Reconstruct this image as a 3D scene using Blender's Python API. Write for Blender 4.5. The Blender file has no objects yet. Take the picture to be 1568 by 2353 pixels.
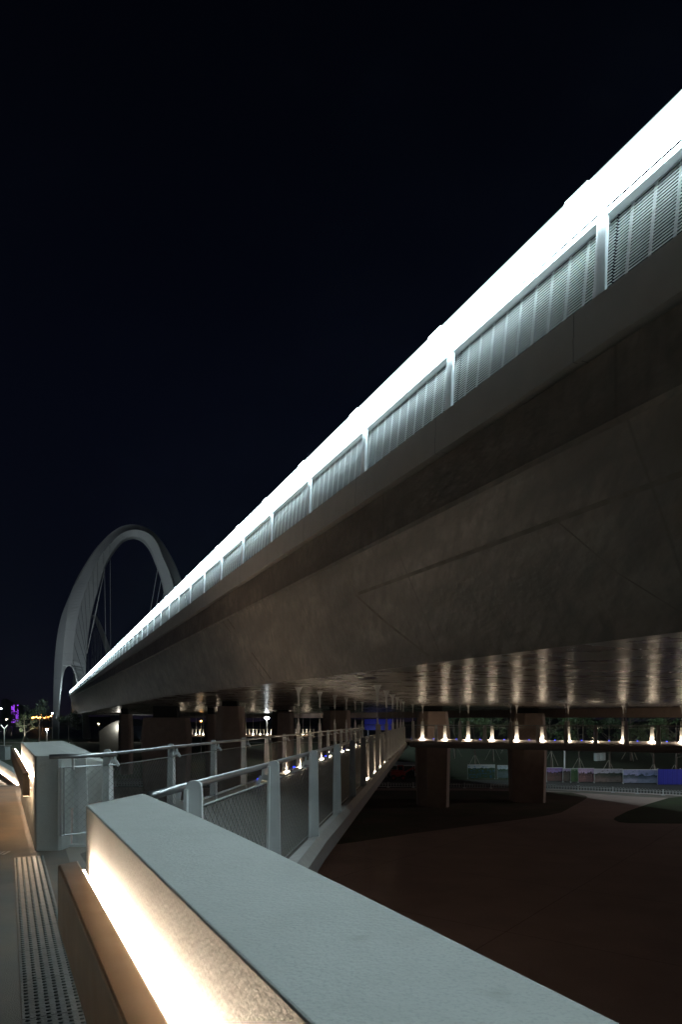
import bpy, math, random
from mathutils import Vector
random.seed(7)
S = bpy.context.scene
COL = S.collection

# ------------------------------------------------------------------ camera
F, PW, PH, HZ = 1568.0, 1568.0, 2353.0, 1656.0      # focal length and frame in one unit, height of the horizon in the frame
EYE = 1.6
cam_d = bpy.data.cameras.new('camera')
cam = bpy.data.objects.new('camera', cam_d); COL.objects.link(cam)
cam_d.sensor_fit = 'HORIZONTAL'; cam_d.sensor_width = 24.0; cam_d.lens = 24.0 * F / PW
cam_d.shift_y = (HZ - PH / 2) / PW
cam_d.clip_start = 0.05; cam_d.clip_end = 6000
cam.location = (0, 0, EYE); cam.rotation_euler = (math.radians(90), 0, 0)
S.camera = cam

# ------------------------------------------------------------------ night sky
W = bpy.data.worlds.new("World"); S.world = W; W.use_nodes = True
nt = W.node_tree; nt.nodes.clear()
wo = nt.nodes.new('ShaderNodeOutputWorld'); bg = nt.nodes.new('ShaderNodeBackground')
tc = nt.nodes.new('ShaderNodeTexCoord'); sx = nt.nodes.new('ShaderNodeSeparateXYZ'); cr = nt.nodes.new('ShaderNodeValToRGB')
nt.links.new(tc.outputs['Generated'], sx.inputs[0]); nt.links.new(sx.outputs['Z'], cr.inputs[0])
el = cr.color_ramp.elements
el[0].position = 0.0; el[0].color = (0.0042, 0.0030, 0.0062, 1)
el[1].position = 1.0; el[1].color = (0.0002, 0.0003, 0.0008, 1)
for p, c in ((0.04, (0.0016, 0.0014, 0.0046, 1)), (0.16, (0.0009, 0.0012, 0.0038, 1)), (0.40, (0.0006, 0.0009, 0.0032, 1)), (0.66, (0.0003, 0.0005, 0.0018, 1))):
    e = el.new(p); e.color = c
nt.links.new(cr.outputs[0], bg.inputs[0]); bg.inputs[1].default_value = 0.62
nt.links.new(bg.outputs[0], wo.inputs[0])
S.view_settings.view_transform = 'Standard'; S.view_settings.look = 'None'
S.view_settings.exposure = 1.0; S.view_settings.gamma = 1.0
S.cycles.use_denoising = True
S.cycles.max_bounces = 6; S.cycles.diffuse_bounces = 4; S.cycles.glossy_bounces = 3; S.cycles.volume_bounces = 0
S.cycles.sample_clamp_indirect = 4.0; S.cycles.use_light_tree = True
S.cycles.caustics_reflective = False; S.cycles.caustics_refractive = False

# ------------------------------------------------------------------ helpers
def tag(o, label=None, cat=None, group=None, kind=None):
    if label: o['label'] = label
    if cat: o['category'] = cat
    if group: o['group'] = group
    if kind: o['kind'] = kind
    return o

def empty(name, loc=(0, 0, 0), label=None, cat=None, group=None):
    o = bpy.data.objects.new(name, None); COL.objects.link(o); o.location = loc
    o.empty_display_size = 0.2
    return tag(o, label, cat, group)

class MB:
    """collects shapes and links them as one mesh object"""
    def __init__(s): s.v = []; s.f = []; s.mi = []
    def add(s, vs, fs, m=0):
        n = len(s.v); s.v += [tuple(v) for v in vs]; s.f += [tuple(i + n for i in f) for f in fs]; s.mi += [m] * len(fs)
    def hexa(s, p, m=0):      # 8 points: bottom ring 0-3, top ring 4-7
        s.add(p, [(3, 2, 1, 0), (4, 5, 6, 7), (0, 1, 5, 4), (1, 2, 6, 5), (2, 3, 7, 6), (3, 0, 4, 7)], m)
    def box(s, a, b, m=0):
        (x0, y0, z0), (x1, y1, z1) = a, b
        s.hexa([(x0, y0, z0), (x1, y0, z0), (x1, y1, z0), (x0, y1, z0), (x0, y0, z1), (x1, y0, z1), (x1, y1, z1), (x0, y1, z1)], m)
    def beam(s, p, q, w, h, m=0, w2=None, h2=None):   # box section between two points; w across, h up
        p, q = Vector(p), Vector(q); d = (q - p).normalized()
        up = Vector((0, 0, 1)) if abs(d.z) < .95 else Vector((0, 1, 0))
        r = d.cross(up).normalized(); u = r.cross(d).normalized()
        w2 = w if w2 is None else w2; h2 = h if h2 is None else h2
        A = [p - r*w/2 - u*h/2, p + r*w/2 - u*h/2, p + r*w/2 + u*h/2, p - r*w/2 + u*h/2]
        B = [q - r*w2/2 - u*h2/2, q + r*w2/2 - u*h2/2, q + r*w2/2 + u*h2/2, q - r*w2/2 + u*h2/2]
        s.hexa(A + B, m)
    def tube(s, pts, r, n=8, m=0, r2=None, cap=True):
        pts = [Vector(p) for p in pts]; rings = []
        N = len(pts)
        for i, p in enumerate(pts):
            d = (pts[min(i+1, N-1)] - pts[max(i-1, 0)]).normalized()
            up = Vector((0, 0, 1)) if abs(d.z) < .9 else Vector((1, 0, 0))
            a = d.cross(up).normalized(); b = a.cross(d).normalized()
            rr = r if r2 is None else r + (r2 - r) * i / max(1, N-1)
            rings.append([p + (a*math.cos(2*math.pi*k/n) + b*math.sin(2*math.pi*k/n))*rr for k in range(n)])
        vs = [v for R in rings for v in R]; fs = []
        for i in range(N-1):
            for k in range(n):
                k2 = (k+1) % n
                fs.append((i*n+k, i*n+k2, (i+1)*n+k2, (i+1)*n+k))
        if cap: fs += [tuple(range(n-1, -1, -1)), tuple((N-1)*n + k for k in range(n))]
        s.add(vs, fs, m)
    def loft(s, rings, m=0, closed=True, caps=True):
        n = len(rings[0]); vs = [v for R in rings for v in R]; fs = []
        for i in range(len(rings)-1):
            for k in range(n if closed else n-1):
                k2 = (k+1) % n
                fs.append((i*n+k, i*n+k2, (i+1)*n+k2, (i+1)*n+k))
        if caps and closed: fs += [tuple(range(n-1, -1, -1)), tuple((len(rings)-1)*n + k for k in range(n))]
        s.add(vs, fs, m)
    def prism(s, poly, z0, z1, m=0):
        n = len(poly)
        def zz(z, i): return z[i] if isinstance(z, (list, tuple)) else z
        vs = [(p[0], p[1], zz(z0, i)) for i, p in enumerate(poly)] + [(p[0], p[1], zz(z1, i)) for i, p in enumerate(poly)]
        fs = [tuple(range(n-1, -1, -1)), tuple(range(n, 2*n))] + [(k, (k+1) % n, (k+1) % n + n, k+n) for k in range(n)]
        s.add(vs, fs, m)
    def build(s, name, mats, parent=None, smooth=False, bevel=0, fix=True):
        me = bpy.data.meshes.new(name); me.from_pydata(s.v, [], s.f)
        if not isinstance(mats, (list, tuple)): mats = [mats]
        for m in mats: me.materials.append(m)
        if len(mats) > 1: me.polygons.foreach_set('material_index', s.mi)
        if fix:
            import bmesh
            bm = bmesh.new(); bm.from_mesh(me); bmesh.ops.recalc_face_normals(bm, faces=bm.faces); bm.to_mesh(me); bm.free()
        if smooth: me.polygons.foreach_set('use_smooth', [True]*len(me.polygons))
        o = bpy.data.objects.new(name, me); COL.objects.link(o)
        if parent is not None:
            o.parent = parent; o.location = -parent_world(parent)
        if bevel:
            b = o.modifiers.new('bevel', 'BEVEL'); b.width = bevel; b.segments = 2; b.limit_method = 'ANGLE'
        me.update()
        return o
def parent_world(p):
    v = Vector(p.location)
    while p.parent: p = p.parent; v += Vector(p.location)
    return v
def light(name, kind, loc, power, color, parent=None, radius=.03, target=None, angle=60, blend=.5):
    d = bpy.data.lights.new(name, kind); d.energy = power; d.color = color; d.shadow_soft_size = radius
    o = bpy.data.objects.new(name, d); COL.objects.link(o)
    o.location = Vector(loc) - (parent_world(parent) if parent else Vector())
    if parent: o.parent = parent
    if kind == 'SPOT': d.spot_size = math.radians(angle); d.spot_blend = blend
    if target is not None: o.rotation_euler = (Vector(target) - Vector(loc)).to_track_quat('-Z', 'Y').to_euler()
    return o

def P(px, py, Y):          # where a direction of the photograph meets the plane at distance Y
    return Vector(((px - 784) / F * Y, Y, EYE + (HZ - py) / F * Y))
def Q(zx, zy, Y): return P(zx * .30035, 1177.1 + zy * .3003, Y)
def B(u, Y, Z):            # main bridge: u across the deck, Y along the view, Z above eye
    return Vector((u - .417 * Y, Y, EYE + Z))

# ------------------------------------------------------------------ materials
def mat(name, color, rough=.6, metal=0, noise=None, bump=None, emit=None, spec=.5, joints=None, stain=None, coat=0):
    m = bpy.data.materials.new(name); m.use_nodes = True
    n = m.node_tree; N = n.nodes; L = n.links; b = N['Principled BSDF']
    b.inputs['Roughness'].default_value = rough; b.inputs['Metallic'].default_value = metal
    b.inputs['Specular IOR Level'].default_value = spec
    b.inputs['Coat Weight'].default_value = coat; b.inputs['Coat Roughness'].default_value = .2
    b.inputs['Base Color'].default_value = (*color, 1)
    tcn = N.new('ShaderNodeTexCoord')
    src = None
    def mixc(a, c2, fac, fromsock):
        mx = N.new('ShaderNodeMix'); mx.data_type = 'RGBA'
        if a is None: mx.inputs[6].default_value = (*color, 1)
        else: L.new(a, mx.inputs[6])
        mx.inputs[7].default_value = (*c2, 1)
        mu = N.new('ShaderNodeMath'); mu.operation = 'MULTIPLY'; mu.inputs[1].default_value = fac; L.new(fromsock, mu.inputs[0])
        L.new(mu.outputs[0], mx.inputs[0]); return mx.outputs[2]
    def noisetex(scale, detail=6, stretch=None):
        t = N.new('ShaderNodeTexNoise'); t.inputs['Scale'].default_value = scale; t.inputs['Detail'].default_value = detail
        if stretch:
            mp = N.new('ShaderNodeMapping'); mp.inputs['Scale'].default_value = stretch; L.new(tcn.outputs['Object'], mp.inputs[0]); L.new(mp.outputs[0], t.inputs['Vector'])
        else: L.new(tcn.outputs['Object'], t.inputs['Vector'])
        return t.outputs['Fac']
    def ramp(sock, a, b2):
        r = N.new('ShaderNodeMapRange'); r.inputs[1].default_value = a; r.inputs[2].default_value = b2; L.new(sock, r.inputs[0]); return r.outputs[0]
    if noise:      # list of (scale, colour2, factor, lo, hi[, stretch])
        for t in noise:
            src = mixc(src, t[1], t[2], ramp(noisetex(t[0], 7, t[5] if len(t) > 5 else None), t[3], t[4]))
        L.new(src, b.inputs['Base Color'])
        rr = N.new('ShaderNodeMapRange'); rr.inputs[3].default_value = max(.05, rough - .1); rr.inputs[4].default_value = min(1, rough + .12)
        L.new(noisetex(noise[0][0] * 1.7), rr.inputs[0]); L.new(rr.outputs[0], b.inputs['Roughness'])
    hs = None
    if bump:       # (scale, strength[, stretch])
        bp = N.new('ShaderNodeBump'); bp.inputs['Strength'].default_value = bump[1]; bp.inputs['Distance'].default_value = .02
        L.new(noisetex(bump[0], 8, bump[2] if len(bump) > 2 else None), bp.inputs['Height']); L.new(bp.outputs[0], b.inputs['Normal']); hs = bp
    if joints:     # formwork joints: (axis vector, period, width, colour)
        for (ax, per, wid, c2) in joints:
            d = N.new('ShaderNodeVectorMath'); d.operation = 'DOT_PRODUCT'; d.inputs[1].default_value = ax
            nz = N.new('ShaderNodeTexNoise'); nz.inputs['Scale'].default_value = 1.2
            L.new(tcn.outputs['Object'], nz.inputs['Vector']); L.new(tcn.outputs['Object'], d.inputs[0])
            ad = N.new('ShaderNodeMath'); ad.operation = 'MULTIPLY_ADD'; ad.inputs[1].default_value = .05; L.new(nz.outputs['Fac'], ad.inputs[0]); L.new(d.outputs['Value'], ad.inputs[2])
            dv = N.new('ShaderNodeMath'); dv.operation = 'PINGPONG'; dv.inputs[1].default_value = per / 2; L.new(ad.outputs[0], dv.inputs[0])
            lt = N.new('ShaderNodeMapRange'); lt.inputs[1].default_value = 0; lt.inputs[2].default_value = wid; lt.inputs[3].default_value = 1; lt.inputs[4].default_value = 0
            L.new(dv.outputs[0], lt.inputs[0])
            src = mixc(src, c2, .8, lt.outputs[0]); L.new(src, b.inputs['Base Color'])
    if emit:
        b.inputs['Emission Color'].default_value = (*emit[0], 1); b.inputs['Emission Strength'].default_value = emit[1]
        if len(emit) > 2: m.cycles.emission_sampling = 'NONE'
    return m

COLD = (.74, .94, 1.0); WARM = (1.0, .78, .56)
M = {}
M['fascia'] = mat('fascia_metal', (.52, .49, .45), .45, 0, noise=[(3, (.44, .42, .39), .6, .35, .7)], joints=[((.385, -.923, 0), 2.6, .012, (.12, .12, .12)), ], spec=.4)
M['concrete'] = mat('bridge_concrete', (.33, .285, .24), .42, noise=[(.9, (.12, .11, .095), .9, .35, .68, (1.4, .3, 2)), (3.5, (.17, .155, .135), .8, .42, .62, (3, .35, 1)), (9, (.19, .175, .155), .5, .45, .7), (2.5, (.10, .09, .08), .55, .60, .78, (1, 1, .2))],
                    bump=(11, .8, (1, .5, 1)), joints=[((-.385, .923, 0), 4.8, .03, (.15, .13, .11)), ((.923, .385, 0), 3.9, .03, (.14, .13, .12))], spec=.5)
M['joint'] = mat('joint_stain', (.17, .148, .125), .8, noise=[(4, (.22, .195, .165), .9, .4, .6)])
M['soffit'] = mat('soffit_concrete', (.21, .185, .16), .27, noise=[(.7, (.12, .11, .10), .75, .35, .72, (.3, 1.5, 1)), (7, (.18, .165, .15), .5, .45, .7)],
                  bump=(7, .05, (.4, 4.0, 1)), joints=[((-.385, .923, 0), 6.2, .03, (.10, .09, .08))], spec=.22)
M['pier'] = mat('pier_concrete', (.42, .33, .28), .75, noise=[(2, (.28, .22, .19), .6, .35, .7), (20, (.34, .27, .23), .5, .4, .7)], bump=(18, .3))
M['white_steel'] = mat('white_steel', (.78, .80, .80), .38, noise=[(6, (.58, .59, .58), .5, .45, .75)], spec=.5)
M['louvre'] = mat('louvre_paint', (.66, .69, .69), .85, spec=.08)
M['post_paint'] = mat('parapet_post_paint', (.78, .82, .84), .7, spec=.2)
M['grey_steel'] = mat('grey_steel', (.42, .41, .39), .4, noise=[(8, (.33, .32, .30), .5, .4, .7)])
M['rail_metal'] = mat('stainless_rail', (.42, .43, .44), .36, .9, noise=[(12, (.42, .42, .42), .5, .4, .7)])
M['wire'] = mat('wire_rope', (.30, .30, .285), .6, .3)
M['wire_shaded'] = mat('shaded_wire_rope', (.06, .057, .052), .7)  # same rope in the far bays, shade put into its colour
M['wall'] = mat('parapet_plaster', (.42, .43, .405), .66, noise=[(11, (.36, .35, .315), .25, .48, .75, (1, 1, .12)), (22, (.37, .385, .365), .3, .42, .68), (3.2, (.32, .33, .30), .45, .5, .78), (130, (.29, .31, .305), .5, .50, .66), (9, (.26, .26, .22), .45, .66, .8)], bump=(70, .14))
M['bronze'] = mat('bronze_rail', (.42, .285, .185), .42, .25, noise=[(5, (.34, .22, .14), .6, .35, .7), (90, (.36, .25, .16), .5, .4, .7, (1, 6, 1))], spec=.5)
M['led_warm'] = mat('led_strip', (1, .9, .8), .5, emit=((1.0, .79, .60), 95.0))
M['led_low'] = mat('lower_led_strip', (1, .9, .8), .5, emit=((1.0, .66, .38), 7.0))
M['band'] = mat('light_screen', (.9, .95, .95), .3, emit=(COLD, 19.0))
M['band_far'] = mat('far_light_screen', (.9, .95, .95), .3, emit=(COLD, 13.0))
M['band_edge_glow'] = mat('added_edge_glow', (.9, .95, .95), .3, emit=(COLD, .55, 0))  # dim glowing lip added along the screen to soften its bright outline
M['lamp_warm'] = mat('lamp_glass', (1, .9, .8), .4, emit=((1.0, .84, .62), 14.0, 0))
M['lamp_blue'] = mat('blue_lamp_glass', (.1, .15, 1), .4, emit=((.02, .05, 1.0), 1.6, 0))
M['lamp_white'] = mat('white_lamp_glass', (1, 1, 1), .4, emit=((.92, .98, 1.0), 14.0, 0))
M['lamp_orange'] = mat('orange_lamp_glass', (1, .6, .2), .4, emit=((1.0, .42, .10), 14.0, 0))
M['walk'] = mat('walkway_surface', (.12, .108, .094), .72, noise=[(3, (.14, .115, .09), .6, .35, .7), (60, (.13, .11, .095), .7, .4, .66), (1.1, (.24, .17, .11), .6, .4, .7)], bump=(160, .4))  # last noise tone paints patches of warm lamp light into the surface
M['plank'] = mat('deck_boards', (.085, .066, .05), .6, noise=[(5, (.05, .04, .03), .7, .35, .7)], bump=(9, .2), joints=[((.124, .992, 0), .14, .012, (.02, .02, .02))])
M['stud'] = mat('stainless_studs', (.20, .205, .20), .38, .6, noise=[(7, (.13, .135, .13), .6, .4, .7), (70, (.14, .14, .14), .5, .45, .65)], bump=(60, .25))
M['stud_shaded'] = mat('shaded_studs', (.07, .08, .075), .35, .5)  # darker than the plate: the studs' shadows put into their colour
M['plaza'] = mat('red_paving', (.60, .455, .41), .8, noise=[(.5, (.42, .315, .28), .7, .35, .7), (30, (.44, .32, .28), .6, .4, .7)], bump=(60, .3), joints=[((.6, .8, 0), 7.0, .03, (.2, .13, .11)), ((.8, -.6, 0), 9.0, .03, (.2, .13, .11))])
M['lawn'] = mat('lawn_ground', (.06, .085, .035), .9, noise=[(.8, (.06, .05, .035), .7, .4, .65), (20, (.02, .03, .012), .6, .4, .7)], bump=(20, .8))
M['worn_lawn'] = mat('worn_lawn', (.20, .15, .115), .9, noise=[(.35, (.10, .12, .06), .8, .42, .6), (14, (.12, .095, .07), .6, .4, .65)], bump=(16, .8))
M['path'] = mat('concrete_path', (.24, .21, .18), .8, noise=[(1.2, (.17, .15, .13), .6, .4, .7)], bump=(40, .2))
M['road'] = mat('asphalt', (.08, .077, .073), .75, noise=[(2, (.045, .043, .04), .6, .4, .7)], bump=(60, .3))
M['soil'] = mat('embankment_soil', (.035, .04, .022), .9, noise=[(.6, (.03, .045, .018), .8, .4, .6), (7, (.07, .06, .04), .5, .45, .7)], bump=(5, .8))
M['river'] = mat('river_water', (.010, .016, .024), .5, bump=(.6, .25, (1, .25, 1)), spec=.2)
M['fence'] = mat('white_fence_paint', (.62, .63, .62), .5)
M['bark'] = mat('tree_bark', (.11, .085, .065), .85, noise=[(12, (.06, .05, .04), .7, .35, .7)], bump=(25, .6))
M['stake'] = mat('stake_timber', (.34, .30, .24), .7)
def leafmat(name, a, b2):
    return mat(name, a, .6, noise=[(1.3, b2, .9, .35, .65)])
M['leaf'] = leafmat('leaves_mid', (.07, .11, .035), (.03, .055, .02))
M['leaf2'] = leafmat('leaves_dark', (.045, .075, .03), (.02, .04, .016))
M['leaf3'] = leafmat('leaves_pale', (.13, .15, .075), (.06, .08, .03))
M['pylon'] = mat('pylon_steel', (.50, .51, .51), .45, noise=[(.05, (.42, .43, .43), .6, .4, .65), (.5, (.44, .45, .45), .4, .4, .7)], joints=[((0, 0, 1), 9.0, .10, (.33, .34, .35))])
M['cable_dark'] = mat('stay_cable', (.05, .055, .06), .5)
M['cable_light'] = mat('stay_cable_light', (.75, .75, .72), .4)
M['dark_build'] = mat('far_building', (.05, .05, .06), .7, noise=[(.1, (.03, .03, .04), .7, .4, .6)])
M['purple'] = mat('purple_lights', (.3, .1, .9), .5, emit=((.30, .05, .75), 1.6, 0))
M['blue_board'] = mat('blue_hoarding_sheet', (.03, .04, .42), .45, joints=[((1, 0, 0), .5, .05, (.02, .02, .25))])
M['red_paint'] = mat('red_machine_paint', (.30, .03, .02), .5, noise=[(6, (.16, .02, .015), .6, .4, .7)])
M['rubber'] = mat('rubber', (.02, .02, .02), .8)
M['pale_sheet'] = mat('pale_sheet', (.5, .56, .56), .6, noise=[(3, (.4, .45, .45), .5, .4, .7)])

# ------------------------------------------------------------------ ground, road, river
GZ = EYE - 6.85
def sheet(name, pts, m, z):
    b = MB(); b.add([(p[0], p[1], z) for p in pts], [tuple(range(len(pts)))])
    return tag(b.build(name, m), kind='structure')
def gp(px, py, dz=0):       # point on the ground seen in that direction
    Y = (6.85 - dz) * F / (py - HZ); return ((px - 784) / F * Y, Y)
sheet('ground', [(-2500, -300), (2500, -300), (2500, 4000), (-2500, 4000)], M['lawn'], GZ - .02)
sheet('plaza', [(-60, -30), (95, -30), (95, 71), (-60, 71)], M['plaza'], GZ)
z3 = lambda x, y: gp(863 + x * .4494, 1530.2 + y * .4494)
mid = [z3(*p) for p in ((-420, 640), (0, 636), (500, 636), (1000, 646), (1078, 664), (1085, 672), (1060, 690), (1000, 722), (950, 750), (860, 768), (700, 790), (450, 822), (200, 855), (-100, 900), (-420, 940))]
sheet('lawn', mid, M['worn_lawn'], GZ + .012)
isl = [z3(*p) for p in ((1218, 784), (1226, 774), (1290, 742), (1400, 704), (1500, 674), (1560, 668), (2300, 690), (2300, 812), (1560, 806), (1300, 803), (1250, 799))]
sheet('lawn_island', isl, M['lawn'], GZ + .012)
sheet('path', [z3(*p) for p in ((860, 628), (1568, 664), (2200, 700), (2200, 716), (1500, 674), (1380, 670), (1085, 650), (860, 637))], M['path'], GZ + .006)
sheet('road', [(-80, 71.3), (-60, 71.3), (21, 69.2), (32, 63.0), (80, 40), (110, 60), (40, 78), (-80, 84)], M['road'], GZ + .004)
sheet('river', [(-1500, 262), (-47, 262), (-10, 262), (400, 262), (1500, 262), (1500, 900), (-1500, 900)], M['river'], GZ + .03)
sheet('riverside_path', [(-260, 205), (-60, 212), (60, 212), (60, 222), (-60, 222), (-260, 216)], M['path'], GZ + .01)
b = MB()
prof = [(82, GZ), (86, GZ + .8), (93, GZ + 2.1), (104, GZ + 2.6), (125, GZ + 2.4)]
xs = [-2 + i * 4 for i in range(28)]
rings = []
for i, x in enumerate(xs):
    k = max(.02, min(1, (x + 2) / 14)); sh = -.20 * max(0, x - 20)
    rings.append([(x, y + sh + .4 * math.sin(i * 1.3), GZ + (z - GZ) * k + .1 * math.sin(i * 2.1 + j)) for j, (y, z) in enumerate(prof)])
b.loft(rings, closed=False); tag(b.build('embankment', M['soil'], smooth=True), kind='structure')
b = MB()
rg = []
for i in range(41):
    x = -1600 + i * 80
    rg.append([(x, 900, GZ), (x, 960, GZ + 9 + 6 * math.sin(i * 1.7) + 4 * math.sin(i * .61)), (x, 1100, GZ)])
b.loft(rg, closed=False); tag(b.build('hills', M['lawn'], smooth=True), kind='structure')

# ------------------------------------------------------------------ walkway the camera stands on
WX = lambda Y: -.5017 * Y + .444              # inner line of the right hand parapet
ND = Vector((.894, .4485, 0))                  # outward normal of that parapet (towards the plaza)
LD = Vector((-.4485, .894, 0))                 # along it, away from the camera
def W2(Y, off=0, z=0):                         # point beside the parapet line
    return Vector((WX(Y), Y, z)) + ND * off
wk = MB()
wk.prism([W2(-6, .35)[:2], W2(3.55, .35)[:2], W2(8.40, .36)[:2], W2(17, .3)[:2], W2(17, -3.4)[:2], W2(-6, -3.4)[:2]], -.35, 0)
tag(wk.build('walkway', M['walk']), kind='structure')

def parapet(name, label, segs, width, h, rail_pts, side=1, rail=(.04, .14, .60, .90), h_led=.80):
    """wall swept along segs; rail box bracketed off its inner face with a light strip behind"""
    root = empty(name, segs[0], label, 'parapet wall')
    return root

# right hand wall, nearest the camera
def strip(pts_in, pts_out, z0, z1):
    b = MB(); n = len(pts_in)
    b.loft([[(i[0], i[1], z0), (o[0], o[1], z0), (o[0], o[1], z1), (i[0], i[1], z1)] for i, o in zip(pts_in, pts_out)])
    return b
def rail_box(pin, pout, z0, z1, name, parent, mat_):
    b = strip(pin, pout, z0, z1); o = b.build(name, mat_, parent, bevel=.008); return o

def wall_with_rail(name, label, ys, inner_off, outer_off, z1, ry, side=-1, zoff=0.0, rail_h=(.60, .90), gap=(.04, .14), near_cut=None):
    root = empty(name, W2(ys[0], (inner_off + outer_off) / 2 if not callable(outer_off) else .2, 0), label, 'parapet wall')
    pin = [W2(y, inner_off) for y in ys]
    pout = [W2(y, outer_off(y) if callable(outer_off) else outer_off) for y in ys]
    if near_cut: pin, pout = near_cut(pin, pout)
    body = strip(pin, pout, zoff - .3, zoff + z1).build('wall_body', M['wall'], root, bevel=.012)
    yy = [ry[0] + (ry[1] - ry[0]) * i / 12 for i in range(13)]
    a, c = inner_off + side * gap[0], inner_off + side * gap[1]
    r = rail_box([W2(y, a) for y in yy], [W2(y, c) for y in yy], zoff + rail_h[0], zoff + rail_h[1], 'handrail', root, M['bronze'])
    ys2 = [ry[0] + (ry[1] - ry[0]) * (i + .02) / 12.04 for i in range(13)]
    e = inner_off + side * (gap[0] - .012)
    lb = strip([W2(y, a - side * .001) for y in ys2], [W2(y, e) for y in ys2], zoff + rail_h[1] - .17, zoff + rail_h[1] - .12)
    lb.build('light_strip', M['led_warm'], r)
    n = max(2, int(abs(ry[1] - ry[0]) / 1.2)); 
    for k in range(n):
        y = ry[0] + (ry[1] - ry[0]) * (k + .5) / n
        bb = MB(); bb.beam(W2(y, inner_off, zoff + rail_h[0] + .08), W2(y, a, zoff + rail_h[0] + .08), .03, .05); bb.build('rail_bracket', M['grey_steel'], root)
    return root

def cutA(pin, pout):
    pout = [Vector(p) for p in pout]; return pin, pout
ysA = [3.475 - .45 * i for i in range(18)]
root = empty('parapet_wall', W2(ysA[0], .19, 0), 'near concrete parapet wall crossing the foreground with bronze handrail lit from behind', 'parapet wall')
pin = [W2(y) for y in ysA]
pout = []
for i, y in enumerate(ysA):       # the end is cut askew and the outer edge bows slightly
    q = Vector((-.5085 * (4.06 + (y - 3.475) * 1.035) + .8896, 4.06 + (y - 3.475) * 1.035, 0)); t = (4.06 - q.y) / 3.1
    if 0 < t < 1: q += ND * .032 * 4 * t * (1 - t)
    pout.append(q)
strip(pin, pout, -.3, 1.17).build('wall_body', M['wall'], root, bevel=.006)
yy = [3.39 - .4 * i for i in range(20)]
r = strip([W2(y + .06, -.040) for y in yy], [W2(y, -.140) for y in yy], .60, .90).build('handrail', M['bronze'], root, bevel=.010)
strip([W2(y - .10, -.0385) for y in yy], [W2(y - .10, -.030) for y in yy], .845, .885).build('light_strip', M['led_warm'], r)
for k in range(5):
    bb = MB(); bb.beam(W2(3.0 - k * 1.3, 0, .64), W2(3.0 - k * 1.3, -.04, .64), .03, .05); bb.build('rail_bracket', M['grey_steel'], root)

# second wall beyond the opening, with a wing cantilevered outwards
I = Vector((-3.785, 8.43, 0)); Nn = Vector((-3.46, 8.43, 0)); A = Vector((-6.33, 13.5, 0)); Bf = Vector((-5.92, 14.5, 0)); O = Vector((-3.27, 9.5, 0))
root = empty('parapet_wall', I, 'farther parapet wall left of the footbridge entrance with rounded end and short lit handrail', 'parapet wall')
b = MB()
b.prism([I[:2], (I.x + .035, I.y - .03), (Nn.x - .03, Nn.y - .012), (Nn.x, Nn.y + .02), (Nn.x + .02, Nn.y + .25), (-5.6, 13.0), A[:2]], -.3, [1.17, 1.17, 1.17, 1.17, 1.17, 1.17, 1.18])
b.build('wall_body', M['wall'], root, bevel=.008)
b = MB()
inn = [(Nn.x + .004, Nn.y + .03), (Nn.x + .022, Nn.y + .25), (-4.5, 10.8), (-5.597, 13.0), (A.x + .06, A.y + .04)]
ou = [(O.x, O.y, 1.03), (O.x - .06, O.y + .12, 1.045), (-4.25, 11.4, 1.11), (-5.35, 13.4, 1.165), (Bf.x, Bf.y, 1.18)]
b.loft([[(i[0], i[1], .49), (o[0], o[1], .50), o, (i[0], i[1], 1.167)] for i, o in zip(inn, ou)])
b.build('outer_wing', M['wall'], root, bevel=.006)
yy = [8.75 + .38 * i for i in range(22)]
r = strip([W2(y, -.042) for y in yy], [W2(y, -.125) for y in yy], .64, .93).build('handrail', M['bronze'], root, bevel=.010)
strip([W2(y + .03, -.0405) for y in yy], [W2(y + .03, -.032) for y in yy], .875, .915).build('light_strip', M['led_warm'], r)
strip([W2(y + .12, -.050) for y in yy], [W2(y + .12, -.115) for y in yy], .626, .638).build('light_strip', M['led_low'], r)
for k in range(5):
    bb = MB(); bb.beam(W2(9.2 + k * 1.3, -.002, .68), W2(9.2 + k * 1.3, -.042, .68), .03, .05); bb.build('rail_bracket', M['grey_steel'], root)

wall_with_rail('parapet_wall', 'parapet wall on the camera side of the walkway, outside the left of the frame', [-6 + 1.2 * i for i in range(17)], -3.35, -3.73, 1.17, (-5.6, 13.0), side=1)

# lower ramp wall seen at the far left
root = empty('ramp_wall', (-18, 36, 0), 'white ramp wall with two glowing light lines at the far left beyond the walkway', 'ramp wall')
a0, a1 = Vector((-26, 50.0, 0)), Vector((-14.6, 31.0, 0)); dd = (a1 - a0).normalized(); nn = Vector((-dd.y, dd.x, 0)); nn = nn if nn.dot(Vector((0, -1, 0))) > 0 else -nn
def rw(o0, o1, z0, z1, m, nm, par):
    b = MB(); b.prism([(a0 + nn * o0)[:2], (a0 + nn * o1)[:2], (a1 + nn * o1)[:2], (a1 + nn * o0)[:2]], z0, z1); return b.build(nm, m, par)
rw(-.4, 0, -2.6, -.95, M['wall'], 'wall_body', root)
rr_ = rw(.06, .16, -1.66, -1.36, M['bronze'], 'handrail', root)
rw(.045, .059, -1.42, -1.385, M['led_warm'], 'light_strip', rr_); rw(.045, .059, -1.64, -1.60, M['led_warm'], 'light_strip', rr_)
rw(0.001, 2.4, -2.8, -2.6, M['walk'], 'ramp_slab', root)

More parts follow.
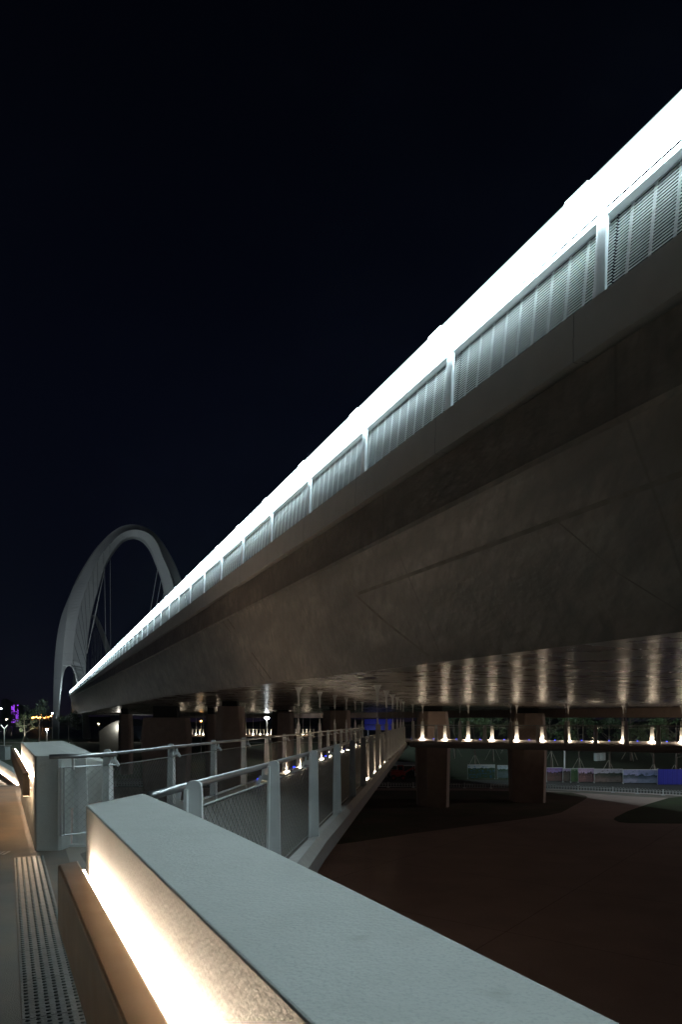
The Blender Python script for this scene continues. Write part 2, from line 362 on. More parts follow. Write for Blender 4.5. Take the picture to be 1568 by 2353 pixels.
# tactile strips set in the walkway
def tactile(name, p0, p1, width, label, ncol=6):
    p0, p1 = Vector(p0), Vector(p1); d = (p1 - p0); Ln = d.length; d.normalize(); n = Vector((d.y, -d.x, 0))
    root = empty(name, p0, label, 'tactile strip')
    b = MB(); k = 0; seg = .6; t = 0
    while t < Ln:
        e = min(Ln, t + seg - .004)
        q = [p0 + d*t, p0 + d*e, p0 + d*e + n*width, p0 + d*t + n*width]
        b.prism([v[:2] for v in q], .001, .006); t += seg
    b.build('plate', M['stud'], root)
    s = MB(); rows = int(Ln / .050)
    for r in range(rows):
        for c in range(ncol):
            cx = p0 + d * (r + .5) * .050 + n * (width * (c + .5) / ncol)
            w, l, h = abs(width) / ncol * .25, .009, .006
            ring0 = [cx + n * (w * math.cos(a)) + d * (l * math.sin(a)) for a in [i * math.pi / 4 for i in range(8)]]
            ring1 = [cx + n * (w * .7 * math.cos(a)) + d * (l * .6 * math.sin(a)) for a in [i * math.pi / 4 for i in range(8)]]
            vs = [(v.x, v.y, .006) for v in ring0] + [(v.x, v.y, .006 + h) for v in ring1]
            s.add(vs, [(i, (i+1) % 8, (i+1) % 8 + 8, i + 8) for i in range(8)] + [tuple(range(8, 16))])
    s.build('studs', M['stud_shaded'], root, fix=False)
    return root
tactile('tactile_strip', (-3.81, 7.95, 0), (-1.69 + .492 * 3.2, 3.6 - 3.2, 0), -.315, 'long studded metal tactile strip running beside the near parapet wall')
tactile('tactile_strip', (-5.6, 8.15, 0), (-4.05, 8.36, 0), .24, 'short studded metal strip by the left frame edge, beyond the long strip', 5)

# ------------------------------------------------------------------ suspension footbridges
up = Vector((0, 0, 1))
def net(b, o, ax, Ln, z0, z1, cw=.10, ch=.085, r=.0014):
    """rope net in the vertical rectangle from o along ax (unit), two families of slanting wires"""
    H = z1 - z0; sl = ch / cw
    def wire(t0, h0, t1, h1):
        p = o + ax * t0; q = o + ax * t1
        p = Vector((p.x, p.y, z0 + h0)); q = Vector((q.x, q.y, z0 + h1))
        nx = Vector((-ax.y, ax.x, 0)) * r; up = Vector((0, 0, r * 1.3))
        vs = [p + nx - up, p - nx - up, p + up, q + nx - up, q - nx - up, q + up]
        b.add(vs, [(0, 1, 4, 3), (1, 2, 5, 4), (2, 0, 3, 5)])
    for s in (1, -1):
        k = -H / sl
        while k < Ln:
            t0, t1 = k, k + H / sl; h0, h1 = 0.0, H
            if t0 < 0: h0 = -t0 * sl; t0 = 0
            if t1 > Ln: h1 = H - (t1 - Ln) * sl; t1 = Ln
            if t1 - t0 > .01: wire(t0, h0 if s > 0 else H - h0, t1, h1 if s > 0 else H - h1)
            k += cw

def post_mesh(p, ax, out, tall, zb=0, H=1.17, Ht=1.52, fw=.075):
    """fin plate post with a rounded top, on the outer side of the rail; out = outward normal"""
    b = MB(); h = Ht if tall else H + .05
    pr = [(-.065, -.02), (.075, -.02), (.066, .25), (.052, h - .05), (.046, h - .018), (.032, h - .003), (.015, h), (-.015, h), (-.032, h - .003), (-.046, h - .018), (-.052, h - .05), (-.058, .25)]
    c = p + out * .10
    for s0, s1, k in ((-.014, .014, 1.0),):
        ring = [[c + out * x * k + ax * s + Vector((0, 0, zb + z)) for (x, z) in pr] for s in (s0, s1)]
        b.loft(ring)
    a0_, a1_ = c - out * .062, c - out * .052
    b.loft([[a0_ - ax*fw + up*zb, a0_ + ax*fw + up*zb, a0_ + ax*fw + out*.02 + up*zb, a0_ - ax*fw + out*.02 + up*zb], [a1_ - ax*fw*.66 + up*(zb+h-.05), a1_ + ax*fw*.66 + up*(zb+h-.05), a1_ + ax*fw*.66 + out*.02 + up*(zb+h-.05), a1_ - ax*fw*.66 + out*.02 + up*(zb+h-.05)]])
    return b

def bracket_mesh(p, ax, out, zb=0, H=1.17):
    b = MB()
    q = p + out * .05 + Vector((0, 0, zb + H - .11))
    b.beam(q, p - out * .02 + Vector((0, 0, zb + H - .10)), .03, .055)
    b.beam(p - out * .01 + Vector((0, 0, zb + H - .11)), p + Vector((0, 0, zb + H - .02)), .025, .03)
    b.beam(p - out * .02 + Vector((0, 0, zb + H - .10)), p - out * .06 + Vector((0, 0, zb + H - .17)), .02, .035)
    return b

def hanger_parts(root, p, out, zb, ztop, Ht=1.52):
    c = p + out * .10
    base = Vector((c.x, c.y, zb + Ht)); top = Vector((c.x, c.y, ztop))
    h = ztop - base.z
    if h < .15: return
    b = MB(); b.tube([base - Vector((0, 0, .02)), top], .011, 6); o = b.build('hanger_rod', M['grey_steel'], root)
    s = MB(); s.tube([base + Vector((0, 0, 0)), base + Vector((0, 0, .05)), base + Vector((0, 0, .16))], .035, 8, r2=.02); s.build('fork_socket', M['white_steel'], o); s = MB()
    s.tube([top - Vector((0, 0, min(.62, h*.55))), top - Vector((0, 0, .30))], .034, 8); s.build('turnbuckle', M['white_steel'], o)
    k = MB(); k.beam(top - Vector((0, 0, .30)), top - Vector((0, 0, .16)), .07, .05, w2=.09, h2=.10); k.beam(top - Vector((0, 0, .16)), top + Vector((0, 0, .02)), .09, .10, w2=.24, h2=.24)
    k.build('ceiling_bracket', M['white_steel'], root)

def lamp_parts(root, p, ax, out, zb, power, real=True, wd=.09):
    q = p + out * .02 + Vector((0, 0, zb))
    b = MB(); b.prism([(q + ax*wd + out*.01)[:2], (q - ax*wd + out*.01)[:2], (q - ax*wd - out*.05)[:2], (q + ax*wd - out*.05)[:2]], zb + .055, zb + .10)
    o = b.build('uplight', M['lamp_warm'], root)
    if power > 7: light('uplight_lamp', 'POINT', q - out * .20 + Vector((0, 0, .16)), power * random.uniform(.8, 1.2), WARM, root, .04)
    else: light('uplight_lamp', 'SPOT', q - out * .07 + Vector((0, 0, .11)), power, WARM, root, .03, target=q + out * .12 + Vector((0, 0, .8)), angle=165, blend=.6)

def footside(root, pts, out_sign, tall_idx, lamps, zb=0, blues=True, netd=True, power=4, soff=None, rail_start=None, H=1.17, fw=.075):
    """one edge of a footbridge: posts, rail, wires, net, kerb"""
    n = len(pts)
    axs = [((pts[min(i+1, n-1)] - pts[max(i-1, 0)]).normalized()) for i in range(n)]
    outs = [Vector((a.y, -a.x, 0)) * out_sign for a in axs]
    for i, p in enumerate(pts):
        tall = i in tall_idx
        post_mesh(p, axs[i], outs[i], tall, zb, fw=fw).build('railing_post', M['white_steel'], root)
        bracket_mesh(p, axs[i], outs[i], zb).build('rail_bracket', M['white_steel'], root)
        if tall and soff: hanger_parts(root, p, outs[i], zb, soff(p))
        if i in lamps: lamp_parts(root, p, axs[i], outs[i], zb, power, wd=fw + .05)
    up = Vector((0, 0, 1))
    b = MB(); b.tube(([rail_start] if rail_start is not None else []) + [p + up * (zb + H) for p in pts], .026, 8); b.build('top_rail', M['rail_metal'], root, smooth=True)
    b = MB(); b.tube([p + up * (zb + H - .16) + outs[i] * .02 for i, p in enumerate(pts)], .009, 6); b.tube([p + up * (zb + .12) + outs[i] * .02 for i, p in enumerate(pts)], .009, 6)
    b.build('net_rail', M['rail_metal'], root)
    for i in range(n - 1):
        if not netd: break
        d = pts[i+1] - pts[i]; Ln = d.length; d.normalize()
        b = MB(); far = pts[i].y > 24
        net(b, pts[i] + outs[i] * .02, d, Ln, zb + .12, zb + H - .16, *((.34, .29, .0025) if far else (.10, .085, .0015)))
        b.build('rope_net', M['wire_shaded' if far else 'wire'], root, fix=False)
        if blues and i + 1 in lamps:
            q = pts[i] + d * Ln * .5 + outs[i] * .03
            b = MB(); b.box((q.x - .035, q.y - .035, zb + .125), (q.x + .035, q.y + .035, zb + .165)); b.build('blue_marker_light', M['lamp_blue'], root)

def soffit_z(u, Y):
    Ye = min(Y, 40) + max(0, Y - 40) * .004 / .0155
    if Y < 0: Ye = Y
    return .79 + .0155 * Ye - .012 * (u - 6.3)
def soff_at(p):
    return EYE + soffit_z(p.x + .417 * p.y, p.y) - .01

# near footbridge (runs away from the opening in the parapet)
D1 = Vector((.125, 1, 0)).normalized(); O1 = Vector((D1.y, -D1.x, 0))
R = lambda Y: Vector((-1.55 + .125 * Y, Y, 0)); Lf = lambda Y: Vector((-4.16 + .125 * Y, Y, 0))
fb = empty('footbridge', (-1.2, 12, 0), 'nearest suspended footbridge running away from the parapet opening under the road bridge', 'footbridge')
yR = [4.26] + [6.5 + 2.3 * i for i in range(18)]
ptsR = [R(y) for y in yR]; ptsR[0] = Vector((-1.03, 4.34, 0))
footside(fb, ptsR, 1, {i for i in range(19) if i % 2 == 1 and i >= 7}, {i for i in range(6, 19)}, soff=soff_at, power=6.5, blues=False, rail_start=Vector((-1.115, 3.98, 1.165)))
yL = [9.1 + 2.27 * i for i in range(17)]
ptsL = [Lf(y) for y in yL]
footside(fb, ptsL, -1, {i for i in range(17) if i % 2 == 0 and i >= 6}, {i for i in range(4, 17)}, soff=soff_at, power=6.5)
b = MB(); b.loft([[(x.x, x.y, -.10), (y.x, y.y, -.10), (y.x, y.y, 0.004), (x.x, x.y, 0.004)] for x, y in zip([Lf(8.2), Lf(20), Lf(47)], [R(4.0), R(20), R(47)])])
b.build('deck', M['plank'], fb)
for f, sgn in ((R, 1), (Lf, -1)):
    ya = [3.95, 5, 7, 9, 12, 18, 30, 47] if sgn > 0 else [9.3, 12, 18, 30, 47]
    b = MB(); rings = []
    for y in ya:
        p = f(y); o = O1 * sgn; fl = .18 * max(0, (9 - y) / 5) ** 1.5 if sgn > 0 else 0
        rings.append([p + o * .04 + Vector((0, 0, -.06)), p + o * .05 + Vector((0, 0, .10)), p + o * (.16 + fl) + Vector((0, 0, .12 + fl * .1)), p + o * (.24 + fl * 1.1) + Vector((0, 0, .02)), p + o * (.22 + fl) + Vector((0, 0, -.22)), p + o * .02 + Vector((0, 0, -.34))])
    b.loft(rings); b.build('edge_beam', M['grey_steel'], fb)
# wider start of the rail on the left, with its framed net and first post
up = Vector((0, 0, 1))
b = MB(); b.tube([(-3.51, 8.20, 1.17), (-3.2, 8.36, 1.17), (-2.86, 8.68, 1.175), (-2.93, 9.2, 1.19)][:3], .030, 10); b.tube([(-2.90, 8.66, 1.175), (-3.02, 9.1, 1.17)], .026, 8); b.build('top_rail', M['rail_metal'], fb, smooth=True)
b = MB(); pA, pB = Vector((-3.42, 8.32, 0)), Vector((-2.95, 8.9, 0))
b.tube([pA + up*1.03, pB + up*1.03], .010, 6); b.tube([pA + up*.20, pB + up*.20], .010, 6); b.tube([pA + up*.20, pA + up*1.03], .014, 6)
pA2 = pA + (pB - pA) * .06; b.tube([pA2 + up*.20, pA2 + up*1.03], .010, 6); b.build('net_frame', M['rail_metal'], fb)
b = MB(); ax = (pB - pA).normalized(); net(b, pA, ax, (pB - pA).length, .20, 1.03); b.build('rope_net', M['wire'], fb, fix=False)
b = MB(); q = Vector((-3.33, 8.72, 0))
b.beam(q + Vector((-.05, 0, 0)), q + Vector((-.03, 0, 1.1)), .10, .03, w2=.07); b.beam(q + Vector((.055, -.03, 0)), q + Vector((.03, -.03, 1.12)), .15, .014, w2=.10)
b.box((q.x - .11, q.y - .07, .0), (q.x + .15, q.y + .10, .035)); b.tube([(-3.30, 8.40, 1.0), (-3.30, 8.40, 1.15)], .018, 6)
b.build('railing_post', M['white_steel'], fb)
b = MB(); b.prism([(-1.30, 3.9), (-1.0, 4.2), (-3.0, 9.2), (-3.5, 8.65)], -.10, .002); b.build('threshold_plate', M['path'], fb)

# crossing footbridge
fc = empty('footbridge', (12, 47, 0), 'curving footbridge crossing from the junction to the right, with lit posts above the plaza', 'footbridge')
F0, F1 = Vector((6.2, 52, 0)), Vector((22.2, 44.4, 0)); N0, N1 = Vector((5.2, 49, 0)), Vector((18.9, 40.6, 0))
farp = [F0 + (F1 - F0) * (i / 10) for i in range(-3, 14)]
nearp = [N0 + (N1 - N0) * (i / 9) for i in range(0, 14)]
zc = .16
footside(fc, farp, -1, {3, 5, 7, 9, 11, 13, 15}, set(range(3, 17)), zb=zc - .05, soff=soff_at, power=12, fw=.15)
footside(fc, nearp, 1, {0, 2, 4, 6, 8, 10, 12}, set(), zb=zc - .05, fw=.15, soff=soff_at, blues=False, netd=False)
b = MB(); m_ = min(len(farp) - 3, len(nearp))
b.loft([[(n.x, n.y, -.15), (f.x, f.y, -.15), (f.x, f.y, .08), (n.x, n.y, .08)] for n, f in zip([nearp[0] + Vector((-6, 2.4, 0)), nearp[0], nearp[-1]], [farp[0], farp[3], farp[-1]])])
b.build('deck', M['plank'], fc)
for pts, sg in ((farp, -1), (nearp, 1)):
    d = (pts[-1] - pts[0]).normalized(); o = Vector((d.y, -d.x, 0)) * sg
    b = MB(); b.loft([[p + o*.02 + up*-.06, p + o*.02 + up*.14, p + o*.16 + up*.16, p + o*.26 + up*.02, p + o*.20 + up*-.18, p + o*0 + up*-.30] for p in (pts[0] - d * .2, pts[-1])])
    b.build('edge_beam', M['grey_steel'], fc)
    b = MB(); p0 = pts[0] + o*.0; b.beam(pts[0] + up*.20 - o*.0, pts[-1] + up*.20, .04, .05)
    if sg < 0: b.build('kerb_rail', M['white_steel'], fc)

# distant footbridge seen between the piers
fd = empty('footbridge', (-16, 112, -.7), 'distant footbridge glimpsed between the dark piers, with small closely spaced lit posts', 'footbridge')
b = MB(); b.box((-27, 109, -.95), (-4, 112, -.62)); b.build('deck', M['plank'], fd)
b = MB(); b.tube([(-27, 109, .25), (-4, 109, .25)], .03, 6); b.build('top_rail', M['rail_metal'], fd)
for i in range(40):
    x = -26.6 + i * .57
    b = MB(); b.beam((x, 109.1, -.62), (x, 109.1, .3), .12, .05, w2=.10); b.build('railing_post', M['white_steel'], fd)
    if i % 2 == 0:
        b = MB(); b.tube([(x, 109.1, .3), (x, 109.1, 3.2)], .02, 5); b.build('hanger_rod', M['grey_steel'], fd)
        b = MB(); b.box((x - .1, 108.9, -.62), (x + .1, 109.0, -.5)); b.build('uplight', M['lamp_warm'], fd)
    if i % 5 == 2: light('uplight_lamp', 'POINT', (x, 108.7, -.4), 16, WARM, fd, .08)

# ------------------------------------------------------------------ main road bridge
mb_ = empty('road_bridge', B(6, 10, -6.85), 'wide concrete road bridge sweeping overhead with a blazing white light screen along its parapet', 'bridge')
Ys = [-14, -6, 0, 4, 8, 12, 18, 26, 38, 55, 80, 115, 160, 210, 262]
zt = lambda Y: 3.775 + .024 * Y
def sect(pts, Ys_=Ys):
    return [[B(u, Y, Z(Y) if callable(Z) else Z) for (u, Z) in pts] for Y in Ys_]
# metal fascia
b = MB(); b.loft(sect([(5.0, lambda Y: zt(Y)), (5.0, lambda Y: zt(Y) - .24), (4.992, lambda Y: zt(Y) - .245), (4.992, lambda Y: zt(Y) - .475), (5.05, lambda Y: zt(Y) - .475), (5.05, lambda Y: zt(Y) - .44), (5.30, lambda Y: zt(Y) - .44), (5.30, lambda Y: zt(Y))]))
b.build('fascia', M['fascia'], mb_)
# concrete edge, web, flat soffit
b = MB()
b.loft(sect([(5.30, lambda Y: zt(Y) - .06), (5.30, lambda Y: zt(Y) - .443), (5.10, lambda Y: zt(Y) - .50), (5.11, lambda Y: zt(Y) - 1.16), (5.17, lambda Y: zt(Y) - 1.20), (5.26, lambda Y: zt(Y) - 1.13)]), closed=False)
b.build('edge_strip', M['concrete'], mb_)
b = MB()
web = [(5.255, lambda Y: zt(Y) - 1.135), (6.22, lambda Y: soffit_z(6.3, Y) + .12), (6.30, lambda Y: soffit_z(6.3, Y))]
b.loft(sect(web), closed=False); b.build('web', M['concrete'], mb_)
def webp(t, Y, off=.004):
    za, zb_ = zt(Y) - 1.135, soffit_z(6.3, Y) + .12
    return B(5.255 + .965 * t - off * .9, Y, za + (zb_ - za) * t - off * .4)
def joint(pts, w):
    b = MB()
    for (t0, y0), (t1, y1) in zip(pts[:-1], pts[1:]):
        if abs(y1 - y0) > abs(t1 - t0) * 3: q = [webp(t0 - w, y0), webp(t1 - w, y1), webp(t1 + w, y1), webp(t0 + w, y0)]
        else: q = [webp(t0, y0 - w * 2), webp(t1, y1 - w * 2), webp(t1, y1 + w * 2), webp(t0, y0 + w * 2)]
        b.add(q, [(0, 1, 2, 3)])
    b.build('formwork_joint', M['joint'], mb_, fix=False)
joint([(.327, -6), (.327, 3), (.330, 9), (.325, 12.6)], .014); joint([(.327, 12.7), (.62, 12.2), (1.0, 11.4)], .022)
joint([(0, 21), (.5, 20.4), (1.0, 19.8)], .03); joint([(0, 21.6), (.5, 21.0), (1.0, 20.4)], .018); joint([(.33, 7.6), (.7, 7.2), (1, 6.7)], .006)
b = MB(); us = [6.3, 7.5, 10, 14, 19, 25, 31, 37, 44]
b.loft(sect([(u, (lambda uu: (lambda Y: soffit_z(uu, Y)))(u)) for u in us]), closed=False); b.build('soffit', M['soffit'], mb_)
b = MB(); b.loft(sect([(44.0, lambda Y: soffit_z(44, Y)), (45.5, lambda Y: zt(Y) - 1.2), (46, lambda Y: zt(Y) - .45), (46, lambda Y: zt(Y))]), closed=False); b.build('far_web', M['concrete'], mb_)
b = MB(); b.loft(sect([(5.28, lambda Y: zt(Y) - .01), (46, lambda Y: zt(Y) - .01)]), closed=False); b.build('road_deck', M['road'], mb_)
b = MB(); b.loft(sect([(4.991, lambda Y: zt(Y) - .30), (4.991, lambda Y: zt(Y) - .302)], [-14, 60]), closed=False)
# cross beam line beyond the soffit
b = MB(); b.loft(sect([(44.2, lambda Y: soffit_z(44, Y) - .03), (44.2, lambda Y: soffit_z(44, Y) - .75), (46.5, lambda Y: soffit_z(44, Y) - .75), (46.5, lambda Y: soffit_z(44, Y) + .4)]), closed=True); b.build('service_beam', M['pier'], mb_)

# parapet bays
Y0, DY = 6.30, 2.43
def bay_part(u, z, Y): return B(u, Y, zt(Y) + z)
def post_part(Y):
    b = MB(); h = .79; w = .115 if True else .1
    rings = []
    for t, ww in ((0.0, .075), (.25, .062), (.7, .056), (.92, .056), (1.0, .03)):
        u = 5.006 + .03 * t; z = h * t
        rings.append([bay_part(u, z, Y - ww), bay_part(u - .012, z, Y - ww * .3), bay_part(u - .012, z, Y + ww * .3), bay_part(u, z, Y + ww), bay_part(u + .05, z, Y + ww * .5), bay_part(u + .05, z, Y - ww * .5)])
    b.loft(rings); return b.build('parapet_post', M['post_paint'], mb_)
def panel_part(Ya, Yb, nsl, nver):
    b = MB(); h = .74
    for i in range(nsl):
        z = .012 + (h - .03) * i / (nsl - 1); u = 5.10 + .07 * z / h
        t = .0036
        b.loft([[bay_part(u - .008, z - t, Y), bay_part(u + .008, z - t*.3, Y), bay_part(u + .008, z + t*1.4, Y), bay_part(u - .008, z + t*.4, Y)] for Y in (Ya, Yb)])
    for i in range(nver):
        Y = Ya + (Yb - Ya) * (i + .5) / nver; wv = .008
        b.loft([[bay_part(5.128 + .07*k, .0 + h*k, Y - wv), bay_part(5.128 + .07*k, h*k, Y + wv), bay_part(5.112 + .07*k, h*k, Y + wv), bay_part(5.112 + .07*k, h*k, Y - wv)] for k in (0, 1)])
    return b.build('railing_panel', M['louvre'], mb_, fix=False)
def rail_and_tray(Ya, Yb):
    b = MB()  # flat tray under the tubes added to keep screen light off the slats
    b.loft([[bay_part(5.045, .715, Y), bay_part(5.15, .715, Y), bay_part(5.15, .745, Y), bay_part(5.045, .735, Y)] for Y in (Ya, Yb)]); b.tube([bay_part(5.13, .775, Ya), bay_part(5.13, .775, Yb)], .020, 8); b.tube([bay_part(5.10, .80, Ya), bay_part(5.10, .80, Yb)], .010, 6)
    return b.build('handrail', M['louvre'], mb_)
def band_part(Ya, Yb, ov=.28):
    b = MB()
    b.loft([[bay_part(4.965, .735, Y), bay_part(4.955, 1.070, Y), bay_part(4.975, 1.070, Y), bay_part(4.985, .735, Y)] for Y in (Ya + .004, Yb - .004)])
    e = MB(); e.loft([[bay_part(4.954, 1.071, Y), bay_part(4.954, 1.092, Y), bay_part(4.976, 1.092, Y), bay_part(4.976, 1.071, Y)] for Y in (Ya + .002, Yb - .002)])
    b.loft([[bay_part(4.950, .77, Y), bay_part(4.940, 1.082, Y), bay_part(4.953, 1.084, Y), bay_part(4.953, .78, Y)] for Y in (Ya + .05, Ya + .05 + ov)])
    e.loft([[bay_part(4.939, 1.085, Y), bay_part(4.939, 1.099, Y), bay_part(4.953, 1.099, Y), bay_part(4.953, 1.085, Y)] for Y in (Ya + .05, Ya + .05 + ov)])
    o = b.build('light_screen', M['band'], mb_); e.build('soft_edge_glow', M['band_edge_glow'], o); return o
k = -6
while True:
    Ya = Y0 + DY * k
    if Ya > 100: break
    Yb = Ya + DY
    post_part(Ya); band_part(Ya, Yb)
    if k >= -2:
        ns = 25 if k < 8 else (18 if k < 14 else 12)
        panel_part(Ya - .015, Yb - .04, ns, 10 if k < 12 else 6); rail_and_tray(Ya, Yb)
    k += 1
while Ya < 258:
    Yb = Ya + DY * 3
    post_part(Ya); band_part(Ya, Yb); panel_part(Ya + .05, Yb - .05, 5, 6); rail_and_tray(Ya, Yb); Ya = Yb
for Ya in range(-10, 200, 15):      # light screen on the far parapet
    b = MB(); b.loft([[B(46.1, Y, zt(Y) + .55), B(46.1, Y, zt(Y) + 1.15), B(46.13, Y, zt(Y) + 1.15), B(46.13, Y, zt(Y) + .55)] for Y in (Ya, Ya + 14.9)]); b.build('far_light_screen', M['band_far'], mb_)

# piers
def pier(px, wpx, Y, ytop, label, wtop=.82, depth=None, chamfer=.28, name='bridge_pier'):
    c = P(px, HZ, Y); w = wpx / F * Y; d = depth or w * .8; zt_ = EYE + (HZ - ytop) / F * Y
    root = empty(name, (c.x, Y, GZ), label, 'bridge pier', 'concrete piers under the road bridge')
    b = MB(); rings = []
    zm = EYE - 2.0
    for z, k in ((GZ - .1, .90), (zm - 1, .98), (zm + .6, 1.0), (zt_ - .02, wtop)):
        hw, hd = w / 2 * k, d / 2; ch = w * chamfer * k
        rings.append([(c.x - hw + ch, Y - hd, z), (c.x + hw - ch * .4, Y - hd, z), (c.x + hw, Y - hd + ch * .5, z), (c.x + hw, Y + hd, z), (c.x - hw, Y + hd, z), (c.x - hw, Y - hd + ch, z)])
    b.loft(rings); b.build('shaft', M['pier'], root, bevel=.05)
    zs = EYE + soffit_z(c.x + .417 * Y, Y)
    if zs > zt_ + .05:
        b = MB(); b.box((c.x - w * .25, Y - d * .3, zt_ - .02), (c.x + w * .25, Y + d * .3, zs + .03)); b.build('bearing', M['rubber'], root)
pier(995, 76, 55, 1634, 'faceted concrete pier behind the crossing footbridge, left of the two on the plaza')
pier(1213, 78, 58, 1638, 'faceted concrete pier behind the crossing footbridge, right of the two on the plaza')
pier(530, 68, 48, 1622, 'reddish pier between the near footbridge rails and the distant lit footbridge')
pier(383, 108, 68, 1648, 'widest dark pier wall left of the small distant lit footbridge', wtop=.9, depth=2.0, chamfer=.05)
pier(288, 31, 88, 1640, 'slender round-cornered pier at the left end of the dark underside')
pier(485, 26, 76, 1640, 'narrow dark pier immediately right of the distant lit posts')
pier(774, 66, 62, 1632, 'dim pier behind the hangers in the middle of the underside', wtop=.95)
pier(650, 50, 85, 1634, 'far brownish pier beside the bright white park lamp', wtop=.95)

# ------------------------------------------------------------------ arched pylon
PY = 262
py_ = empty('arch_pylon', Q(420, 1730, PY), 'tall grey steel arch pylon straddling the road bridge on the left', 'pylon')
C_ = [(555,1135),(565,1002),(578,898),(598,795),(618,700),(647,610),(677,525),(710,446),(745,376),(792,303),(840,245),(900,185),(960,148),(1030,133),(1100,145),(1160,180),(1205,240),(1240,325),(1275,403),(1305,485),(1335,600),(1350,760),(1355,1000)]
O_ = [(417,1135),(430,1000),(445,900),(468,800),(497,720),(545,605),(582,520),(622,446),(667,372),(722,290),(782,222),(852,155),(932,107),(1020,93),(1110,112),(1182,160),(1243,232),(1300,325),(1343,410),(1375,490),(1405,600),(1430,760),(1440,1000)]
R_ = [(478,1135),(490,1000),(500,900),(513,800),(524,700)]
I_ = [(657,1150),(668,1000),(680,900),(696,800),(718,700),(744,610),(766,530),(790,446),(816,375),(846,322),(878,275),(920,225),(965,195),(1020,186),(1085,200),(1135,250),(1170,310),(1200,390),(1225,460),(1248,535),(1268,650),(1285,800),(1290,1000)]
Ib = [(660,1150),(671,1000),(683,900),(700,800),(722,700),(749,610),(772,530),(800,440),(832,375),(864,325),(898,278),(942,232),(985,212),(1030,206),(1080,224),(1122,264),(1156,318),(1188,396),(1215,466),(1238,540),(1258,655),(1275,805),(1280,1005)]
def smooth(pts, k=4):
    out = []
    for i in range(len(pts) - 1):
        p0, p1, p2, p3 = [Vector(pts[max(0, min(len(pts)-1, j))]) for j in (i-1, i, i+1, i+2)]
        for q in range(k):
            t = q / k; out.append(.5 * (2*p1 + (p2-p0)*t + (2*p0-5*p1+4*p2-p3)*t*t + (3*p1-p0-3*p2+p3)*t**3))
    out.append(Vector(pts[-1])); return out
rings = []
for i in range(len(C_)):
    o, c, n_, nb = O_[i], C_[i], I_[i], Ib[i]
    r_ = R_[i] if i < len(R_) else (o[0] * .94 + c[0] * .06, o[1] * .94 + c[1] * .06)
    dR = 4.0 if i < 4 else max(.0, 4.0 - (i - 3) * 1.3)
    rings.append([Q(*o, PY - 1.6 + (5.6 if i < 4 else 3.0 if i == 4 else 1.2 if i == 5 else 0)), Q(*r_, PY - dR), Q(*c, PY - 3.0), Q(*n_, PY), Q(*nb, PY + 8), Q(o[0] + 6, o[1] + 4, PY + 9)])
rings = [list(x) for x in zip(*[smooth([R0[j] for R0 in rings]) for j in range(6)])]
b = MB(); b.loft(rings, caps=True); b.build('arch', M['pylon'], py_)
# split leg below the portal opening
b = MB()
OL = [(417,1135),(416,1160),(415,1185),(414,1215),(411,1270),(408,1380),(406,1500),(403,1760)]
RL = [(478,1135),(476,1170),(474,1190),(472,1215),(467,1270),(458,1380),(450,1490),(446,1760)]
HL = [(556,1137),(538,1168),(510,1180),(492,1208),(478,1270),(466,1380),(456,1500),(450,1760)]
b.loft([[Q(*o, PY + 4), Q(*r_, PY - 4), Q(h[0], h[1], PY - 3.1), Q(h[0] + 2, h[1] + 2, PY + 6), Q(o[0] + 6, o[1], PY + 9)] for o, r_, h in zip(OL, RL, HL)])
b.build('outer_leg', M['pylon'], py_)
b = MB()
HR = [(556,1137),(538,1168),(556,1182),(570,1210),(585,1260),(602,1330),(625,1450),(640,1760)]
IR = [(657,1150),(657,1175),(657,1190),(657,1215),(656,1265),(655,1330),(660,1450),(700,1760)]
b.loft([[Q(*h, PY - 3.05), Q(*n_, PY), Q(n_[0] + 3, n_[1], PY + 8), Q(h[0] - 6, h[1] + 8, PY + 7)] for h, n_ in zip(HR, IR)])
b.build('inner_leg', M['pylon'], py_)
ends = [(632,1290),(655,1225),(668,1150),(690,1200),(662,1080),(684,1190),(712,1180),(735,1160),(757,1130),(810,1100),(846,1078)]
for i in range(11):
    s = Q(C_[i][0], C_[i][1], PY - 3.6)
    e = Q(ends[i][0] + (8 if i in (2, 4) else 0), ends[i][1] + 60, PY - 14)
    b = MB(); b.tube([s, e], .065, 5); b.build('stay_cable', M['cable_dark'], py_)
    b = MB(); b.box(s - Vector((.22, .3, .2)), s + Vector((.22, .3, .25))); b.build('anchor', M['pylon'], py_)
for (a, e, rr) in (((803,430),(665,1060),.16), ((797,450),(712,860),.12), ((1208,428),(1143,780),.11), ((1233,520),(1188,740),.11), ((1252,620),(1236,700),.09), ((565,1180),(592,1310),.14), ((843,330),(847,1090),.06), ((800,420),(812,1100),.06)):
    b = MB(); b.tube([Q(*a, PY + 3), Q(e[0], e[1] + 20, PY - 4)], rr, 5); b.build('stay_cable', M['cable_light'], py_)
for (a, e) in (((1240,325),(1330,520)),((1275,403),(1345,560)),((1305,485),(1350,600))):
    b = MB(); b.tube([Q(*a, PY - 3.6), Q(*e, PY - 10)], .09, 5); b.build('stay_cable', M['cable_dark'], py_)
